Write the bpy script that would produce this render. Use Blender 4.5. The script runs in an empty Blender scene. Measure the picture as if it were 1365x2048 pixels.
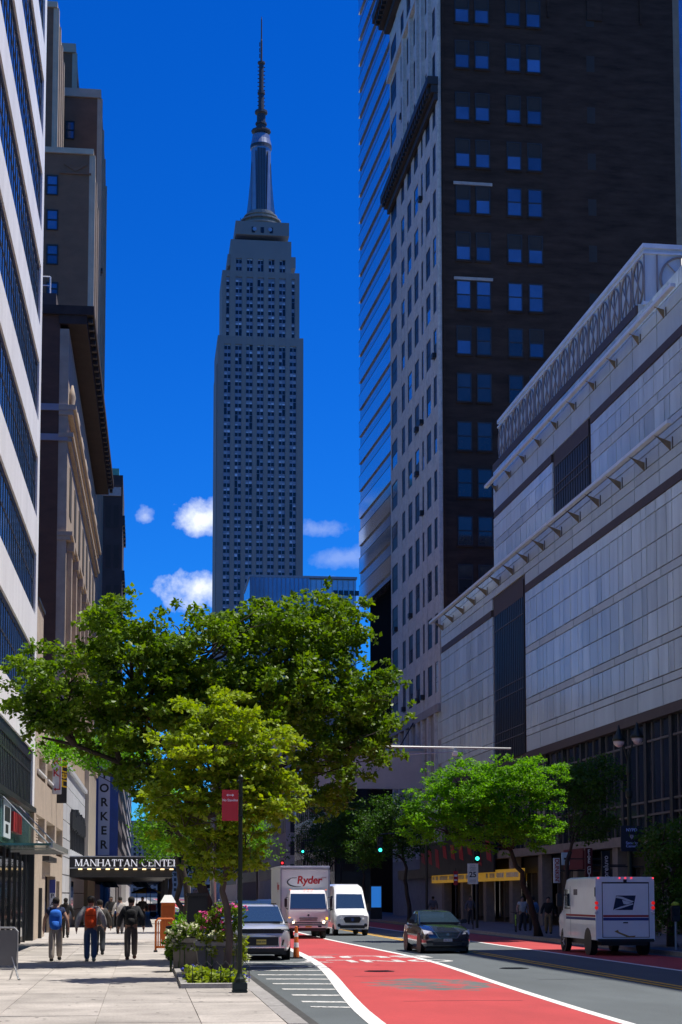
import bpy, bmesh, math, random
import numpy as np
from mathutils import Vector, Matrix
R=math.radians
S=bpy.context.scene
COL=S.collection
# ---------------- camera ----------------
FPX=3300.0; TILT=R(5); PSI=math.atan(397.5*math.cos(TILT)/FPX); YPP=1790-FPX*math.tan(TILT); CAMZ=2.0
cam=bpy.data.cameras.new('camera'); camo=bpy.data.objects.new('camera',cam); COL.objects.link(camo)
cam.sensor_fit='VERTICAL'; cam.sensor_height=36; cam.lens=FPX/2048*36
cam.shift_y=(YPP-1024)/2048; cam.shift_x=0
cam.clip_start=0.5; cam.clip_end=6000
camo.location=(0,0,CAMZ); camo.rotation_euler=(R(90)+TILT,0,-PSI)
S.camera=camo
S.render.resolution_x=682; S.render.resolution_y=1024
# ---------------- light ----------------
SUN_EL=69.5; SUN_AZ=88.0        # azimuth clockwise from +Y (the street direction)
W=bpy.data.worlds.new('World'); S.world=W; W.use_nodes=True
def sky_nodes():
    nt=W.node_tree; N=nt.nodes; L=nt.links
    bg=N['Background']; bg.inputs[1].default_value=0.070
    sk=N.new('ShaderNodeTexSky'); sk.sky_type='NISHITA'; sk.sun_disc=False
    sk.sun_elevation=R(SUN_EL); sk.sun_rotation=R(SUN_AZ)
    sk.air_density=1.0; sk.dust_density=0.0; sk.ozone_density=4.0; sk.altitude=500
    hs=N.new('ShaderNodeHueSaturation'); hs.inputs['Saturation'].default_value=1.38; hs.inputs['Value'].default_value=1.0
    L.new(sk.outputs[0],hs.inputs['Color'])
    gm=N.new('ShaderNodeMix'); gm.data_type='RGBA'; gm.blend_type='MULTIPLY'; gm.inputs[0].default_value=1.0
    gm.inputs[7].default_value=(0.20,0.93,1.80,1)
    L.new(hs.outputs[0],gm.inputs[6])
    # small fair-weather clouds low in the sky: noise on the direction, confined to a low band
    tc=N.new('ShaderNodeTexCoord')
    last=gm.outputs[2]
    def clouds(pts,last):
        nz=N.new('ShaderNodeTexNoise'); nz.inputs['Scale'].default_value=60; nz.inputs['Detail'].default_value=6; nz.inputs['Roughness'].default_value=.6; L.new(tc.outputs['Generated'],nz.inputs['Vector'])
        m1=N.new('ShaderNodeMath'); m1.operation='MULTIPLY_ADD'; L.new(nz.outputs[0],m1.inputs[0]); m1.inputs[1].default_value=2.8; m1.inputs[2].default_value=-1.0
        tot=None
        for (d,rx,rz,den) in pts:
            v=N.new('ShaderNodeVectorMath'); v.operation='SUBTRACT'; L.new(tc.outputs['Generated'],v.inputs[0]); v.inputs[1].default_value=d
            sc=N.new('ShaderNodeVectorMath'); sc.operation='MULTIPLY'; sc.inputs[1].default_value=(1/rx,1/rx,1/rz); L.new(v.outputs[0],sc.inputs[0])
            ln=N.new('ShaderNodeVectorMath'); ln.operation='LENGTH'; L.new(sc.outputs[0],ln.inputs[0])
            m2=N.new('ShaderNodeMath'); m2.operation='SUBTRACT'; L.new(m1.outputs[0],m2.inputs[0]); L.new(ln.outputs['Value'],m2.inputs[1])
            mr=N.new('ShaderNodeMapRange'); mr.inputs[1].default_value=-0.75; mr.inputs[2].default_value=0.35; mr.inputs[3].default_value=0; mr.inputs[4].default_value=den; L.new(m2.outputs[0],mr.inputs[0])
            if tot is None: tot=mr.outputs[0]
            else:
                q=N.new('ShaderNodeMath'); q.operation='MAXIMUM'; L.new(tot,q.inputs[0]); L.new(mr.outputs[0],q.inputs[1]); tot=q.outputs[0]
        mx=N.new('ShaderNodeMix'); mx.data_type='RGBA'; L.new(tot,mx.inputs[0]); L.new(last,mx.inputs[6]); mx.inputs[7].default_value=(11.5,12.2,13.2,1)
        return mx.outputs[2]
    def dirpx(x,y):
        fw=Vector((math.sin(PSI)*math.cos(TILT),math.cos(PSI)*math.cos(TILT),math.sin(TILT))); rt=Vector((math.cos(PSI),-math.sin(PSI),0)); up=rt.cross(fw)
        return tuple((rt*(x-682.5)/FPX+up*(YPP-y)/FPX+fw).normalized())
    last=clouds([(dirpx(408,1036),.016,.009,1),(dirpx(400,1182),.021,.011,1),(dirpx(290,1030),.006,.006,.6),
                 (dirpx(645,1060),.014,.005,.3),(dirpx(700,1115),.020,.006,.22),(dirpx(650,1200),.026,.011,.22),(dirpx(-180,1080),.05,.014,.9),(dirpx(-700,1000),.06,.018,.9),(dirpx(1750,1090),.06,.016,.9)],last)
    L.new(last,bg.inputs[0])
sky_nodes()
sun=bpy.data.lights.new('sun','SUN'); sun.energy=5.0; sun.angle=R(.53); sun.color=(1,.955,.88)
suno=bpy.data.objects.new('sun',sun); COL.objects.link(suno)
SD=Vector((math.cos(R(SUN_EL))*math.sin(R(SUN_AZ)),math.cos(R(SUN_EL))*math.cos(R(SUN_AZ)),math.sin(R(SUN_EL))))
suno.rotation_euler=SD.to_track_quat('Z','Y').to_euler(); suno.location=(60,20,120)
vs=S.view_settings; vs.view_transform='Standard'; vs.look='None'; vs.exposure=0.30; vs.gamma=1; vs.use_curve_mapping=False
# ---------------- helpers: pixel to direction ----------------
_fw=Vector((math.sin(PSI)*math.cos(TILT),math.cos(PSI)*math.cos(TILT),math.sin(TILT))); _rt=Vector((math.cos(PSI),-math.sin(PSI),0)); _up=_rt.cross(_fw)
CAM=Vector((0,0,CAMZ))
def ray(x,y): return _rt*((x-682.5)/FPX)+_up*((YPP-y)/FPX)+_fw
def gz(x,y,z=0.0):
    d=ray(x,y); return CAM+d*((z-CAMZ)/d.z)
def atY(x,y,Y):
    d=ray(x,y); return CAM+d*(Y/d.y)
def atX(x,y,X):
    d=ray(x,y); return CAM+d*(X/d.x)
# ---------------- helpers: materials ----------------
_M={}
def mat(name,col,rough=.7,metal=0.0,var=.14,scale=1.2,bump=0.0,bscale=30,rnd=0.0,stretch=(1,1,1),spec=.5,coat=0.0,emit=None,es=0.0,col2=None,island=0.0,trans=0.0,detail=5,fine=0.0):
    if name in _M: return _M[name]
    m=bpy.data.materials.new(name); m.use_nodes=True; nt=m.node_tree; N=nt.nodes; L=nt.links; b=N['Principled BSDF']
    b.inputs['Roughness'].default_value=rough; b.inputs['Metallic'].default_value=metal; b.inputs['Specular IOR Level'].default_value=spec
    b.inputs['Coat Weight'].default_value=coat; b.inputs['Coat Roughness'].default_value=.04
    if trans: b.inputs['Transmission Weight'].default_value=trans
    base=(*col,1)
    if var or rnd or bump or col2 or island or fine:
        ge=N.new('ShaderNodeNewGeometry'); mp=N.new('ShaderNodeVectorMath'); mp.operation='MULTIPLY'; mp.inputs[1].default_value=stretch; L.new(ge.outputs['Position'],mp.inputs[0])
        nz=N.new('ShaderNodeTexNoise'); nz.inputs['Scale'].default_value=scale; nz.inputs['Detail'].default_value=detail; nz.inputs['Roughness'].default_value=.6; L.new(mp.outputs[0],nz.inputs['Vector'])
        if col2:
            cm=N.new('ShaderNodeMix'); cm.data_type='RGBA'; cm.inputs[6].default_value=base; cm.inputs[7].default_value=(*col2,1)
            r0=N.new('ShaderNodeMapRange'); r0.inputs[1].default_value=.42; r0.inputs[2].default_value=.58; L.new(nz.outputs[0],r0.inputs[0]); L.new(r0.outputs[0],cm.inputs[0]); csock=cm.outputs[2]
        else:
            rg=N.new('ShaderNodeRGB'); rg.outputs[0].default_value=base; csock=rg.outputs[0]
        mr=N.new('ShaderNodeMapRange'); mr.inputs[1].default_value=.25; mr.inputs[2].default_value=.75; mr.inputs[3].default_value=1-var; mr.inputs[4].default_value=1+var; L.new(nz.outputs[0],mr.inputs[0])
        f=mr.outputs[0]
        def mul(a,bk):
            q=N.new('ShaderNodeMath'); q.operation='MULTIPLY'; L.new(a,q.inputs[0]); L.new(bk,q.inputs[1]); return q.outputs[0]
        if rnd:
            oi=N.new('ShaderNodeObjectInfo'); r2=N.new('ShaderNodeMapRange'); r2.inputs[3].default_value=1-rnd; r2.inputs[4].default_value=1+rnd; L.new(oi.outputs['Random'],r2.inputs[0]); f=mul(f,r2.outputs[0])
        if island:
            r3=N.new('ShaderNodeMapRange'); r3.inputs[3].default_value=1-island; r3.inputs[4].default_value=1+island; L.new(ge.outputs['Random Per Island'],r3.inputs[0]); f=mul(f,r3.outputs[0])
        if fine:
            n3=N.new('ShaderNodeTexNoise'); n3.inputs['Scale'].default_value=bscale; n3.inputs['Detail'].default_value=2; L.new(ge.outputs['Position'],n3.inputs['Vector'])
            r4=N.new('ShaderNodeMapRange'); r4.inputs[1].default_value=.3; r4.inputs[2].default_value=.7; r4.inputs[3].default_value=1-fine; r4.inputs[4].default_value=1+fine; L.new(n3.outputs[0],r4.inputs[0]); f=mul(f,r4.outputs[0])
        mx=N.new('ShaderNodeVectorMath'); mx.operation='SCALE'; L.new(csock,mx.inputs[0]); L.new(f,mx.inputs['Scale']); L.new(mx.outputs[0],b.inputs['Base Color'])
        rr=N.new('ShaderNodeMapRange'); rr.inputs[3].default_value=max(0,rough-.08); rr.inputs[4].default_value=min(1,rough+.08); L.new(nz.outputs[0],rr.inputs[0]); L.new(rr.outputs[0],b.inputs['Roughness'])
        if bump:
            n2=N.new('ShaderNodeTexNoise'); n2.inputs['Scale'].default_value=bscale; n2.inputs['Detail'].default_value=4; L.new(mp.outputs[0],n2.inputs['Vector'])
            bp=N.new('ShaderNodeBump'); bp.inputs['Strength'].default_value=bump; bp.inputs['Distance'].default_value=.02; L.new(n2.outputs[0],bp.inputs['Height']); L.new(bp.outputs[0],b.inputs['Normal'])
    else:
        b.inputs['Base Color'].default_value=base
    if emit: b.inputs['Emission Color'].default_value=(*emit,1); b.inputs['Emission Strength'].default_value=es
    _M[name]=m; return m
# ---------------- helpers: meshes ----------------
class MB:
    def __init__(s): s.v=[]; s.f=[]
    def box(s,x0,x1,y0,y1,z0,z1):
        n=len(s.v); s.v+=[(x0,y0,z0),(x1,y0,z0),(x1,y1,z0),(x0,y1,z0),(x0,y0,z1),(x1,y0,z1),(x1,y1,z1),(x0,y1,z1)]
        s.f+=[tuple(n+i for i in q) for q in ((0,3,2,1),(4,5,6,7),(0,1,5,4),(1,2,6,5),(2,3,7,6),(3,0,4,7))]; return s
    def poly(s,pts): n=len(s.v); s.v+=[tuple(p) for p in pts]; s.f.append(tuple(range(n,n+len(pts)))); return s
    def prism(s,pts,off):
        n=len(s.v); k=len(pts); o=Vector(off); s.v+=[tuple(p) for p in pts]+[tuple(Vector(p)+o) for p in pts]
        s.f.append(tuple(range(n+k-1,n-1,-1))); s.f.append(tuple(range(n+k,n+2*k)))
        for i in range(k): j=(i+1)%k; s.f.append((n+i,n+j,n+k+j,n+k+i))
        return s
    def tube(s,path,rad,n=8,cap=True):
        path=[Vector(p) for p in path]; k=len(path)
        if not isinstance(rad,(list,tuple)): rad=[rad]*k
        b0=len(s.v); up=Vector((0,0,1)); prev=None
        for i,p in enumerate(path):
            t=(path[min(i+1,k-1)]-path[max(i-1,0)]).normalized()
            a=(prev-t*prev.dot(t)) if prev else (up.cross(t) if abs(t.dot(up))<.95 else Vector((1,0,0)))
            if a.length<1e-5: a=Vector((1,0,0))
            a.normalize(); prev=a; c=t.cross(a)
            for j in range(n):
                g=2*math.pi*j/n; s.v.append(tuple(p+(a*math.cos(g)+c*math.sin(g))*rad[i]))
        for i in range(k-1):
            for j in range(n):
                q=(j+1)%n; s.f.append((b0+i*n+j,b0+i*n+q,b0+(i+1)*n+q,b0+(i+1)*n+j))
        if cap: s.f.append(tuple(range(b0+n-1,b0-1,-1))); s.f.append(tuple(range(b0+(k-1)*n,b0+k*n)))
        return s
    def lathe(s,prof,n=16,c=(0,0,0),axis='z'):
        b0=len(s.v); k=len(prof)
        for (r,z) in prof:
            for j in range(n):
                g=2*math.pi*j/n; a,b=r*math.cos(g),r*math.sin(g)
                p=(a,b,z) if axis=='z' else ((z,a,b) if axis=='x' else (a,z,b))
                s.v.append((c[0]+p[0],c[1]+p[1],c[2]+p[2]))
        for i in range(k-1):
            for j in range(n):
                q=(j+1)%n; s.f.append((b0+i*n+j,b0+i*n+q,b0+(i+1)*n+q,b0+(i+1)*n+j))
        s.f.append(tuple(range(b0+n-1,b0-1,-1))); s.f.append(tuple(range(b0+(k-1)*n,b0+k*n))); return s
    def loft(s,secs,close=True,caps=True):
        b0=len(s.v); k=len(secs[0])
        for q in secs: s.v+=[tuple(p) for p in q]
        for i in range(len(secs)-1):
            for j in range(k if close else k-1):
                t=(j+1)%k; s.f.append((b0+i*k+j,b0+i*k+t,b0+(i+1)*k+t,b0+(i+1)*k+j))
        if caps: s.f.append(tuple(range(b0+k-1,b0-1,-1))); m=b0+(len(secs)-1)*k; s.f.append(tuple(range(m,m+k)))
        return s
    def build(s,name,m,parent=None,smooth=False,sub=0,bevel=0,fix=True,kind=None,loc=None):
        me=bpy.data.meshes.new(name); me.from_pydata(s.v,[],s.f)
        if fix:
            bm=bmesh.new(); bm.from_mesh(me); bmesh.ops.recalc_face_normals(bm,faces=bm.faces)
            if bevel: bmesh.ops.bevel(bm,geom=[e for e in bm.edges if e.calc_face_angle(0)>.6],offset=bevel,segments=2,affect='EDGES',clamp_overlap=True)
            bm.to_mesh(me); bm.free()
        me.materials.append(m); o=bpy.data.objects.new(name,me); COL.objects.link(o)
        if parent: o.parent=parent
        if loc: o.location=loc
        if sub:
            md=o.modifiers.new('s','SUBSURF'); md.levels=sub; md.render_levels=sub
        if smooth:
            me.shade_smooth()
        if kind: o['kind']=kind
        return o
def smooth_by_angle(o,a=35):
    me=o.data; me.shade_smooth()
    bm=bmesh.new(); bm.from_mesh(me)
    for e in bm.edges: e.smooth=e.calc_face_angle(0)<R(a)
    bm.to_mesh(me); bm.free(); return o
def tag(o,label=None,cat=None,group=None,kind=None):
    if label: o['label']=label
    if cat: o['category']=cat
    if group: o['group']=group
    if kind: o['kind']=kind
    return o
def thing(name,label,cat,loc=(0,0,0),rz=0.0,group=None):
    o=bpy.data.objects.new(name,None); COL.objects.link(o); o.empty_display_size=.3; o.location=loc; o.rotation_euler=(0,0,rz)
    return tag(o,label,cat,group)
def struct(o): o['kind']='structure'; return o
_cube=None
def unit():
    global _cube
    if _cube is None:
        a=MB().box(-.5,.5,-.5,.5,-.5,.5); _cube=a
    me=bpy.data.meshes.new('unit_box'); me.from_pydata(_cube.v,[],_cube.f); return me
_um={}
def piece(name,m,parent,x0,x1,y0,y1,z0,z1):
    if m.name not in _um: me=unit(); me.materials.append(m); _um[m.name]=me
    o=bpy.data.objects.new(name,_um[m.name]); COL.objects.link(o); o.parent=parent
    o.location=((x0+x1)/2,(y0+y1)/2,(z0+z1)/2); o.scale=(abs(x1-x0),abs(y1-y0),abs(z1-z0)); return o
def copy_tree(o,parent=None):
    c=o.copy(); COL.objects.link(c)
    if parent: c.parent=parent
    for ch in list(o.children): copy_tree(ch,c)
    return c
def baked(o): me=bpy.data.meshes.new_from_object(o); bpy.data.objects.remove(o); return me
def text(name,s,size,m,parent=None,loc=(0,0,0),rot=(R(90),0,0),ext=.01,align='CENTER',offset=0.0,sx=1.0,spacing=1.0,shear=0.0,vspace=1.0):
    cu=bpy.data.curves.new(name,'FONT'); cu.body=s; cu.size=size; cu.extrude=ext; cu.align_x=align; cu.align_y='CENTER'; cu.offset=offset; cu.space_character=spacing; cu.shear=shear; cu.space_line=vspace; cu.resolution_u=3
    t=bpy.data.objects.new(name+'_tmp',cu); me=baked(t); bpy.data.curves.remove(cu); me.materials.clear(); me.materials.append(m)
    o=bpy.data.objects.new(name,me); COL.objects.link(o); o.location=loc; o.rotation_euler=rot; o.scale=(sx,1,1)
    if parent: o.parent=parent
    return o
# ---------------- shared materials ----------------
def glass(name,col=(.03,.05,.08),rough=.05,metal=.0,spec=1.0,**k): return mat(name,col,rough=rough,metal=metal,spec=spec,**k)
M_white=mat('white_paint',(.78,.78,.76),rough=.6,var=.1,scale=3)
M_black=mat('black_paint',(.012,.012,.013),rough=.45,var=.15)
M_dark=mat('dark_metal',(.03,.032,.034),rough=.5,metal=.3,var=.2)
M_steel=mat('galvanised_steel',(.42,.43,.44),rough=.4,metal=.7,var=.15,scale=6)
M_rubber=mat('rubber',(.015,.015,.015),rough=.85,var=.2,scale=8)
# ================= ground, road, pavements =================
M_asph=mat('asphalt',(.092,.107,.112),rough=.85,var=.22,scale=.5,bump=.5,bscale=60,fine=.28,stretch=(1,.35,1))
M_conc=mat('concrete_paving',(.40,.375,.345),rough=.85,var=.15,scale=1.1,bump=.25,bscale=25,fine=.12)
M_slab=mat('concrete_slab',(.37,.335,.30),rough=.85,var=.30,scale=.8,bump=.3,bscale=25,rnd=.14,fine=.14)
M_joint=mat('paving_joint',(.06,.055,.05),rough=.95,var=.2)
M_granite=mat('granite_kerb',(.30,.285,.27),rough=.75,var=.25,scale=6,rnd=.12,fine=.15)
def red_material():
    m=bpy.data.materials.new('red_bus_lane_paint'); m.use_nodes=True; nt=m.node_tree; N=nt.nodes; L=nt.links; b=N['Principled BSDF']; b.inputs['Roughness'].default_value=.75
    ge=N.new('ShaderNodeNewGeometry'); sx=N.new('ShaderNodeSeparateXYZ'); L.new(ge.outputs['Position'],sx.inputs[0])
    def noise(scale,st,det=6):
        v=N.new('ShaderNodeVectorMath'); v.operation='MULTIPLY'; v.inputs[1].default_value=st; L.new(ge.outputs['Position'],v.inputs[0])
        n=N.new('ShaderNodeTexNoise'); n.inputs['Scale'].default_value=scale; n.inputs['Detail'].default_value=det; n.inputs['Roughness'].default_value=.65; L.new(v.outputs[0],n.inputs['Vector']); return n.outputs[0]
    def rng(s,a,bb,c,d):
        r=N.new('ShaderNodeMapRange'); r.inputs[1].default_value=a; r.inputs[2].default_value=bb; r.inputs[3].default_value=c; r.inputs[4].default_value=d; L.new(s,r.inputs[0]); return r.outputs[0]
    def math2(op,a,bb):
        q=N.new('ShaderNodeMath'); q.operation=op
        for i,z in ((0,a),(1,bb)):
            if isinstance(z,(int,float)): q.inputs[i].default_value=z
            else: L.new(z,q.inputs[i])
        return q.outputs[0]
    # worn-through patch (its own shape): scuffed streaks across the lane
    def patch(cx,cy,rx,ry,amt):
        dx=math2('DIVIDE',math2('SUBTRACT',sx.outputs[0],cx),rx); dy=math2('DIVIDE',math2('SUBTRACT',sx.outputs[1],cy),ry)
        d=math2('SQRT',math2('ADD',math2('MULTIPLY',dx,dx),math2('MULTIPLY',dy,dy)),0)
        return math2('MULTIPLY',rng(d,.45,1.15,1,0),amt)
    st=noise(1.9,(.8,1.0,1)); p=math2('MAXIMUM',math2('MAXIMUM',patch(6.5,36.9,2.5,4.8,.71),patch(6.3,54.5,1.0,5.0,.56)),patch(6.4,44.0,1.8,3.0,.50))
    w=rng(math2('ADD',math2('MULTIPLY',st,1.1),p),1.18,1.28,0,1)
    scat=rng(noise(2.2,(1,.35,1)),.68,.75,0,.7)
    w2=math2('MAXIMUM',w,scat)
    base=N.new('ShaderNodeMix'); base.data_type='RGBA'; base.inputs[6].default_value=(.42,.045,.045,1); base.inputs[7].default_value=(.105,.12,.115,1); L.new(w2,base.inputs[0])
    f=math2('MULTIPLY',rng(noise(.5,(1,.4,1)),.3,.7,.84,1.14),rng(noise(70,(1,1,1),2),.3,.7,.78,1.2))
    sc=N.new('ShaderNodeVectorMath'); sc.operation='SCALE'; L.new(base.outputs[2],sc.inputs[0]); L.new(f,sc.inputs['Scale']); L.new(sc.outputs[0],b.inputs['Base Color'])
    return m
M_red=red_material()
def worn_paint(name,col,th=.62):
    m=bpy.data.materials.new(name); m.use_nodes=True; nt=m.node_tree; N=nt.nodes; L=nt.links; b=N['Principled BSDF']; b.inputs['Roughness'].default_value=.7
    ge=N.new('ShaderNodeNewGeometry'); n=N.new('ShaderNodeTexNoise'); n.inputs['Scale'].default_value=7; n.inputs['Detail'].default_value=6; n.inputs['Roughness'].default_value=.7; L.new(ge.outputs['Position'],n.inputs['Vector'])
    r=N.new('ShaderNodeMapRange'); r.inputs[1].default_value=th; r.inputs[2].default_value=th+.08; L.new(n.outputs[0],r.inputs[0])
    x=N.new('ShaderNodeMix'); x.data_type='RGBA'; x.inputs[6].default_value=(*col,1); x.inputs[7].default_value=(.12,.12,.12,1); L.new(r.outputs[0],x.inputs[0]); L.new(x.outputs[2],b.inputs['Base Color']); return m
M_line=worn_paint('white_road_paint',(.72,.71,.68)); M_yel=worn_paint('yellow_road_paint',(.78,.42,.03),.64); M_linew=worn_paint('worn_white_road_paint',(.62,.61,.58),.52)
g=MB().poly([(-2500,-200,-.03),(2500,-200,-.03),(2500,4500,-.03),(-2500,4500,-.03)]).build('ground',mat('city_ground',(.12,.12,.12),rough=.9,scale=.02)); struct(g)
r=MB().poly([(2.4,-60,0),(17.4,-60,0),(17.4,2600,0),(2.4,2600,0)]).build('road',M_asph); struct(r)
# lane sheets follow the curve of the painted edges
def xl(y):
    pts=[(-60,3.5),(18,3.45),(25.7,3.6),(33.2,4.08),(40,4.62),(47.4,5.1),(57.8,5.42),(66,5.45),(900,5.45)]
    for (a,b),(c,d) in zip(pts,pts[1:]):
        if a<=y<=c:
            return b+(d-b)*(y-a)/(c-a)
def xr(y):
    pts=[(-60,7.45),(25.2,7.48),(36.6,7.98),(44,8.45),(51.4,8.78),(60,8.62),(73.6,8.32),(900,8.3)]
    for (a,b),(c,d) in zip(pts,pts[1:]):
        if a<=y<=c: return b+(d-b)*(y-a)/(c-a)
YS=[-60,0,10]+[15+1.5*i for i in range(50)]+[100,140,200,300,500,900]
def ribbon(fa,fb,z,name,m,parent=None,ys=YS):
    q=MB(); n=len(ys); q.v=[(fa(y),y,z) for y in ys]+[(fb(y),y,z) for y in ys]; q.f=[(i,n+i,n+i+1,i+1) for i in range(n-1)]
    o=q.build(name,m,parent); return o
def sm(f):  # smooth the polyline
    return lambda y:(f(max(-60,y-3))+f(y)+f(min(900,y+3)))/3
XL,XR=sm(xl),sm(xr)
struct(ribbon(XL,XR,.004,'red_bus_lane',M_red))
struct(ribbon(lambda y:14.3,lambda y:17.0,.004,'red_bus_lane_far_side',M_red))
struct(ribbon(lambda y:XL(y)-.135,lambda y:XL(y)+.135,.008,'white_lane_line',M_line))
struct(ribbon(lambda y:XR(y)-.10,lambda y:XR(y)+.10,.008,'white_lane_line',M_line))
struct(ribbon(lambda y:14.08,lambda y:14.28,.008,'white_lane_line',M_line))
for a in (11.36,11.66): struct(ribbon(lambda y:a,lambda y:a+.15,.006,'yellow_centre_line',M_yel))
# hatched buffer bars beside the kerb
for i,(py,x0) in enumerate([(1925,2.9),(1933,2.95),(1941,2.9),(1950,2.9),(1958.5,2.95),(1968,2.95),(1979,2.98),(1991,3.0),(2004.5,3.0),(2015,3.02)]):
    Y=gz(600,py).y; w=.13 if i in(0,9) else .19
    dy=.12
    q=MB().poly([(x0,Y-w+dy,.006),(XL(Y)-.15,Y-w-dy,.006),(XL(Y)-.15,Y+w-dy,.006),(x0,Y+w+dy,.006)]); struct(q.build('hatch_bar',M_linew))
# words painted for oncoming drivers
t=text('lane_words','BUS',2.0,M_linew,None,(7.25,53.4,.0085),(0,0,R(180)),ext=.0005,offset=.03,sx=1.25); struct(t); t.scale=(1.25,1.25,1)
t=text('lane_words','ONLY',2.0,M_linew,None,(7.0,50.0,.0085),(0,0,R(180)),ext=.0005,offset=.03,sx=1.1); struct(t); t.scale=(.92,1.25,1)
# pavements
LX0,LX1=-4.75,2.1
base=MB().box(-14,LX1,-60,18.4,-.02,.15).box(-14,LX1,18.4,71,-.02,.128).box(-14,LX1,71,900,-.02,.15).build('pavement',M_conc); struct(base)
cols=[-5.3,-3.70,-2.18,-.65,.87,2.1]; rows=[18.4+1.503*i for i in range(36)]
rs=random.Random(5)
for j in range(len(rows)-1):
    for i in range(5):
        if i==4 and 33.2<rows[j]+.75<42.2: continue
        p=piece('paving_slab',M_slab,base,cols[i]+.006,cols[i+1]-.006,rows[j]+.006,rows[j+1]-.006,.05,.15+rs.uniform(-.002,.002))
        p.rotation_euler=(rs.uniform(-.001,.001),rs.uniform(-.001,.001),0)
kb=MB().box(2.13,2.36,-60,900,-.02,.10).build('kerb',M_joint); struct(kb)
y=14.0
while y<75:
    l=rs.uniform(1.7,2.3); piece('kerb_stone',M_granite,kb,2.105+rs.uniform(-.004,.004),2.40+rs.uniform(-.006,.006),y+.006,y+l-.006,.0,.152+rs.uniform(-.004,.004)); y+=l
piece('kerb_stone',M_granite,kb,2.105,2.40,y,880,0,.152)
pr=MB().box(17.55,26,-60,900,-.02,.15).build('pavement_far_side',mat('shade_toned_paving',(.17,.15,.14),rough=.9,var=.3,scale=.8)); struct(pr)  # darker than the near paving: the far side's shade is put into the colour
kr=MB().box(17.4,17.545,-60,900,-.02,.153).build('kerb_far_side',M_granite); struct(kr)
# tar seams and patches on the asphalt
M_tar=mat('tar_seam',(.03,.032,.034),rough=.6,var=.3)
for (pts,w) in [([(9.3,38.5),(10.3,38.7),(11.2,38.4)],.03),([(5.2,40.5),(6.3,40.7),(7.6,40.5)],.025),([(4.9,31),(5.9,31.1),(7.2,31.0)],.02)]:
    q=MB()
    for (a,b),(c,d) in zip(pts,pts[1:]):
        n=Vector((-(d-b),c-a)).normalized()*w; q.poly([(a-n.x,b-n.y,.0095),(c-n.x,d-n.y,.0095),(c+n.x,d+n.y,.0095),(a+n.x,b+n.y,.0095)])
    struct(q.build('tar_seam',M_tar))
# gutter grime strip and a drain
struct(MB().poly([(2.4,-60,.003),(2.75,-60,.003),(2.75,200,.003),(2.4,200,.003)]).build('gutter',mat('gutter_grime',(.05,.05,.048),rough=.9,var=.4,scale=2)))

# chewing-gum spots and two manhole covers
rq=random.Random(77); gm=MB()
for i in range(220):
    x,y,r_=rq.uniform(-4.2,1.9),rq.uniform(20,48),rq.uniform(.015,.045)
    gm.poly([(x+r_*math.cos(k*math.pi/4),y+r_*1.1*math.sin(k*math.pi/4),.1545) for k in range(8)])
o=gm.build('gum_spots',mat('gum_spot',(.16,.15,.14),rough=.9,var=.2),base,kind='stuff')
def manhole(label,x,y):
    t=thing('manhole_cover',label,'manhole cover',(x,y,.010)); MB().lathe([(.40,-.03),(.40,.003),(.37,.004)],24).build('frame',M_dark,t); MB().lathe([(.35,-.03),(.35,.004)],24).build('lid',mat('manhole_iron',(.06,.055,.05),rough=.6,metal=.4,var=.3,scale=9),t)
    for k in range(5): MB().box(-.28,.28,-.26+.125*k,-.24+.125*k,.004,.010).build('rib',M_dark,t)
manhole('round iron manhole cover in the car lane before the sedan',10.1,44.5)
manhole('round iron manhole cover in the red lane behind the worn patch',6.2,43.2)
# ================= right side: glazed shopping building =================
RA=R(-1.15); RP=atX(882,1500,23.5)
def onplane(px,py,p0,ang):
    d=Vector((math.sin(ang),math.cos(ang))); n=Vector((d.y,-d.x)); r=ray(px,py)
    t=n.dot(Vector((p0[0],p0[1])))/n.dot(Vector((r.x,r.y))); p=CAM+r*t
    return (Vector((p.x,p.y))-Vector((p0[0],p0[1]))).dot(d),p.z
def Rp(x,y): return onplane(x,y,RP,RA)
M_frit=mat('fritted_glass',(.66,.75,.72),rough=.2,spec=.9,var=.16,scale=1.1,stretch=(1,1.0,.12),rnd=.17,detail=2)
M_frit2=mat('fritted_glass_plain',(.57,.64,.61),rough=.4,spec=.5,var=.12,scale=1.2,stretch=(1,1,.3),rnd=.08)
M_core=mat('bronze_joint_metal',(.075,.058,.048),rough=.6,var=.2)
M_band=mat('bronze_soffit',(.085,.060,.048),rough=.6,var=.3,scale=3)
M_ledge=mat('pale_metal_ledge',(.78,.85,.86),rough=.45,var=.08)
M_strut=mat('tan_strut',(.26,.19,.10),rough=.6,var=.3,scale=4)
M_ring=mat('bronze_ring',(.30,.27,.25),rough=.5,var=.2)
M_louv=mat('dark_louvre_glass',(.018,.017,.018),rough=.35,var=.5,scale=9,stretch=(1,1,.03))
M_shopglass=mat('dark_shop_glass',(.022,.026,.032),rough=.06,spec=.8,var=.3,scale=.8,rnd=.3)
M_mull=mat('bronze_mullion',(.12,.105,.095),rough=.5,var=.1)
M_stonef=mat('tan_stone_fascia',(.24,.20,.17),rough=.8,var=.2,scale=3)
M_shopdark=mat('shop_interior',(.02,.018,.017),rough=.8,var=.4,scale=2)
mall=thing('shopping_building','large white fritted glass shopping building with ring frieze beside the brick tower','building',(RP.x,RP.y,0),-RA)
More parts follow.
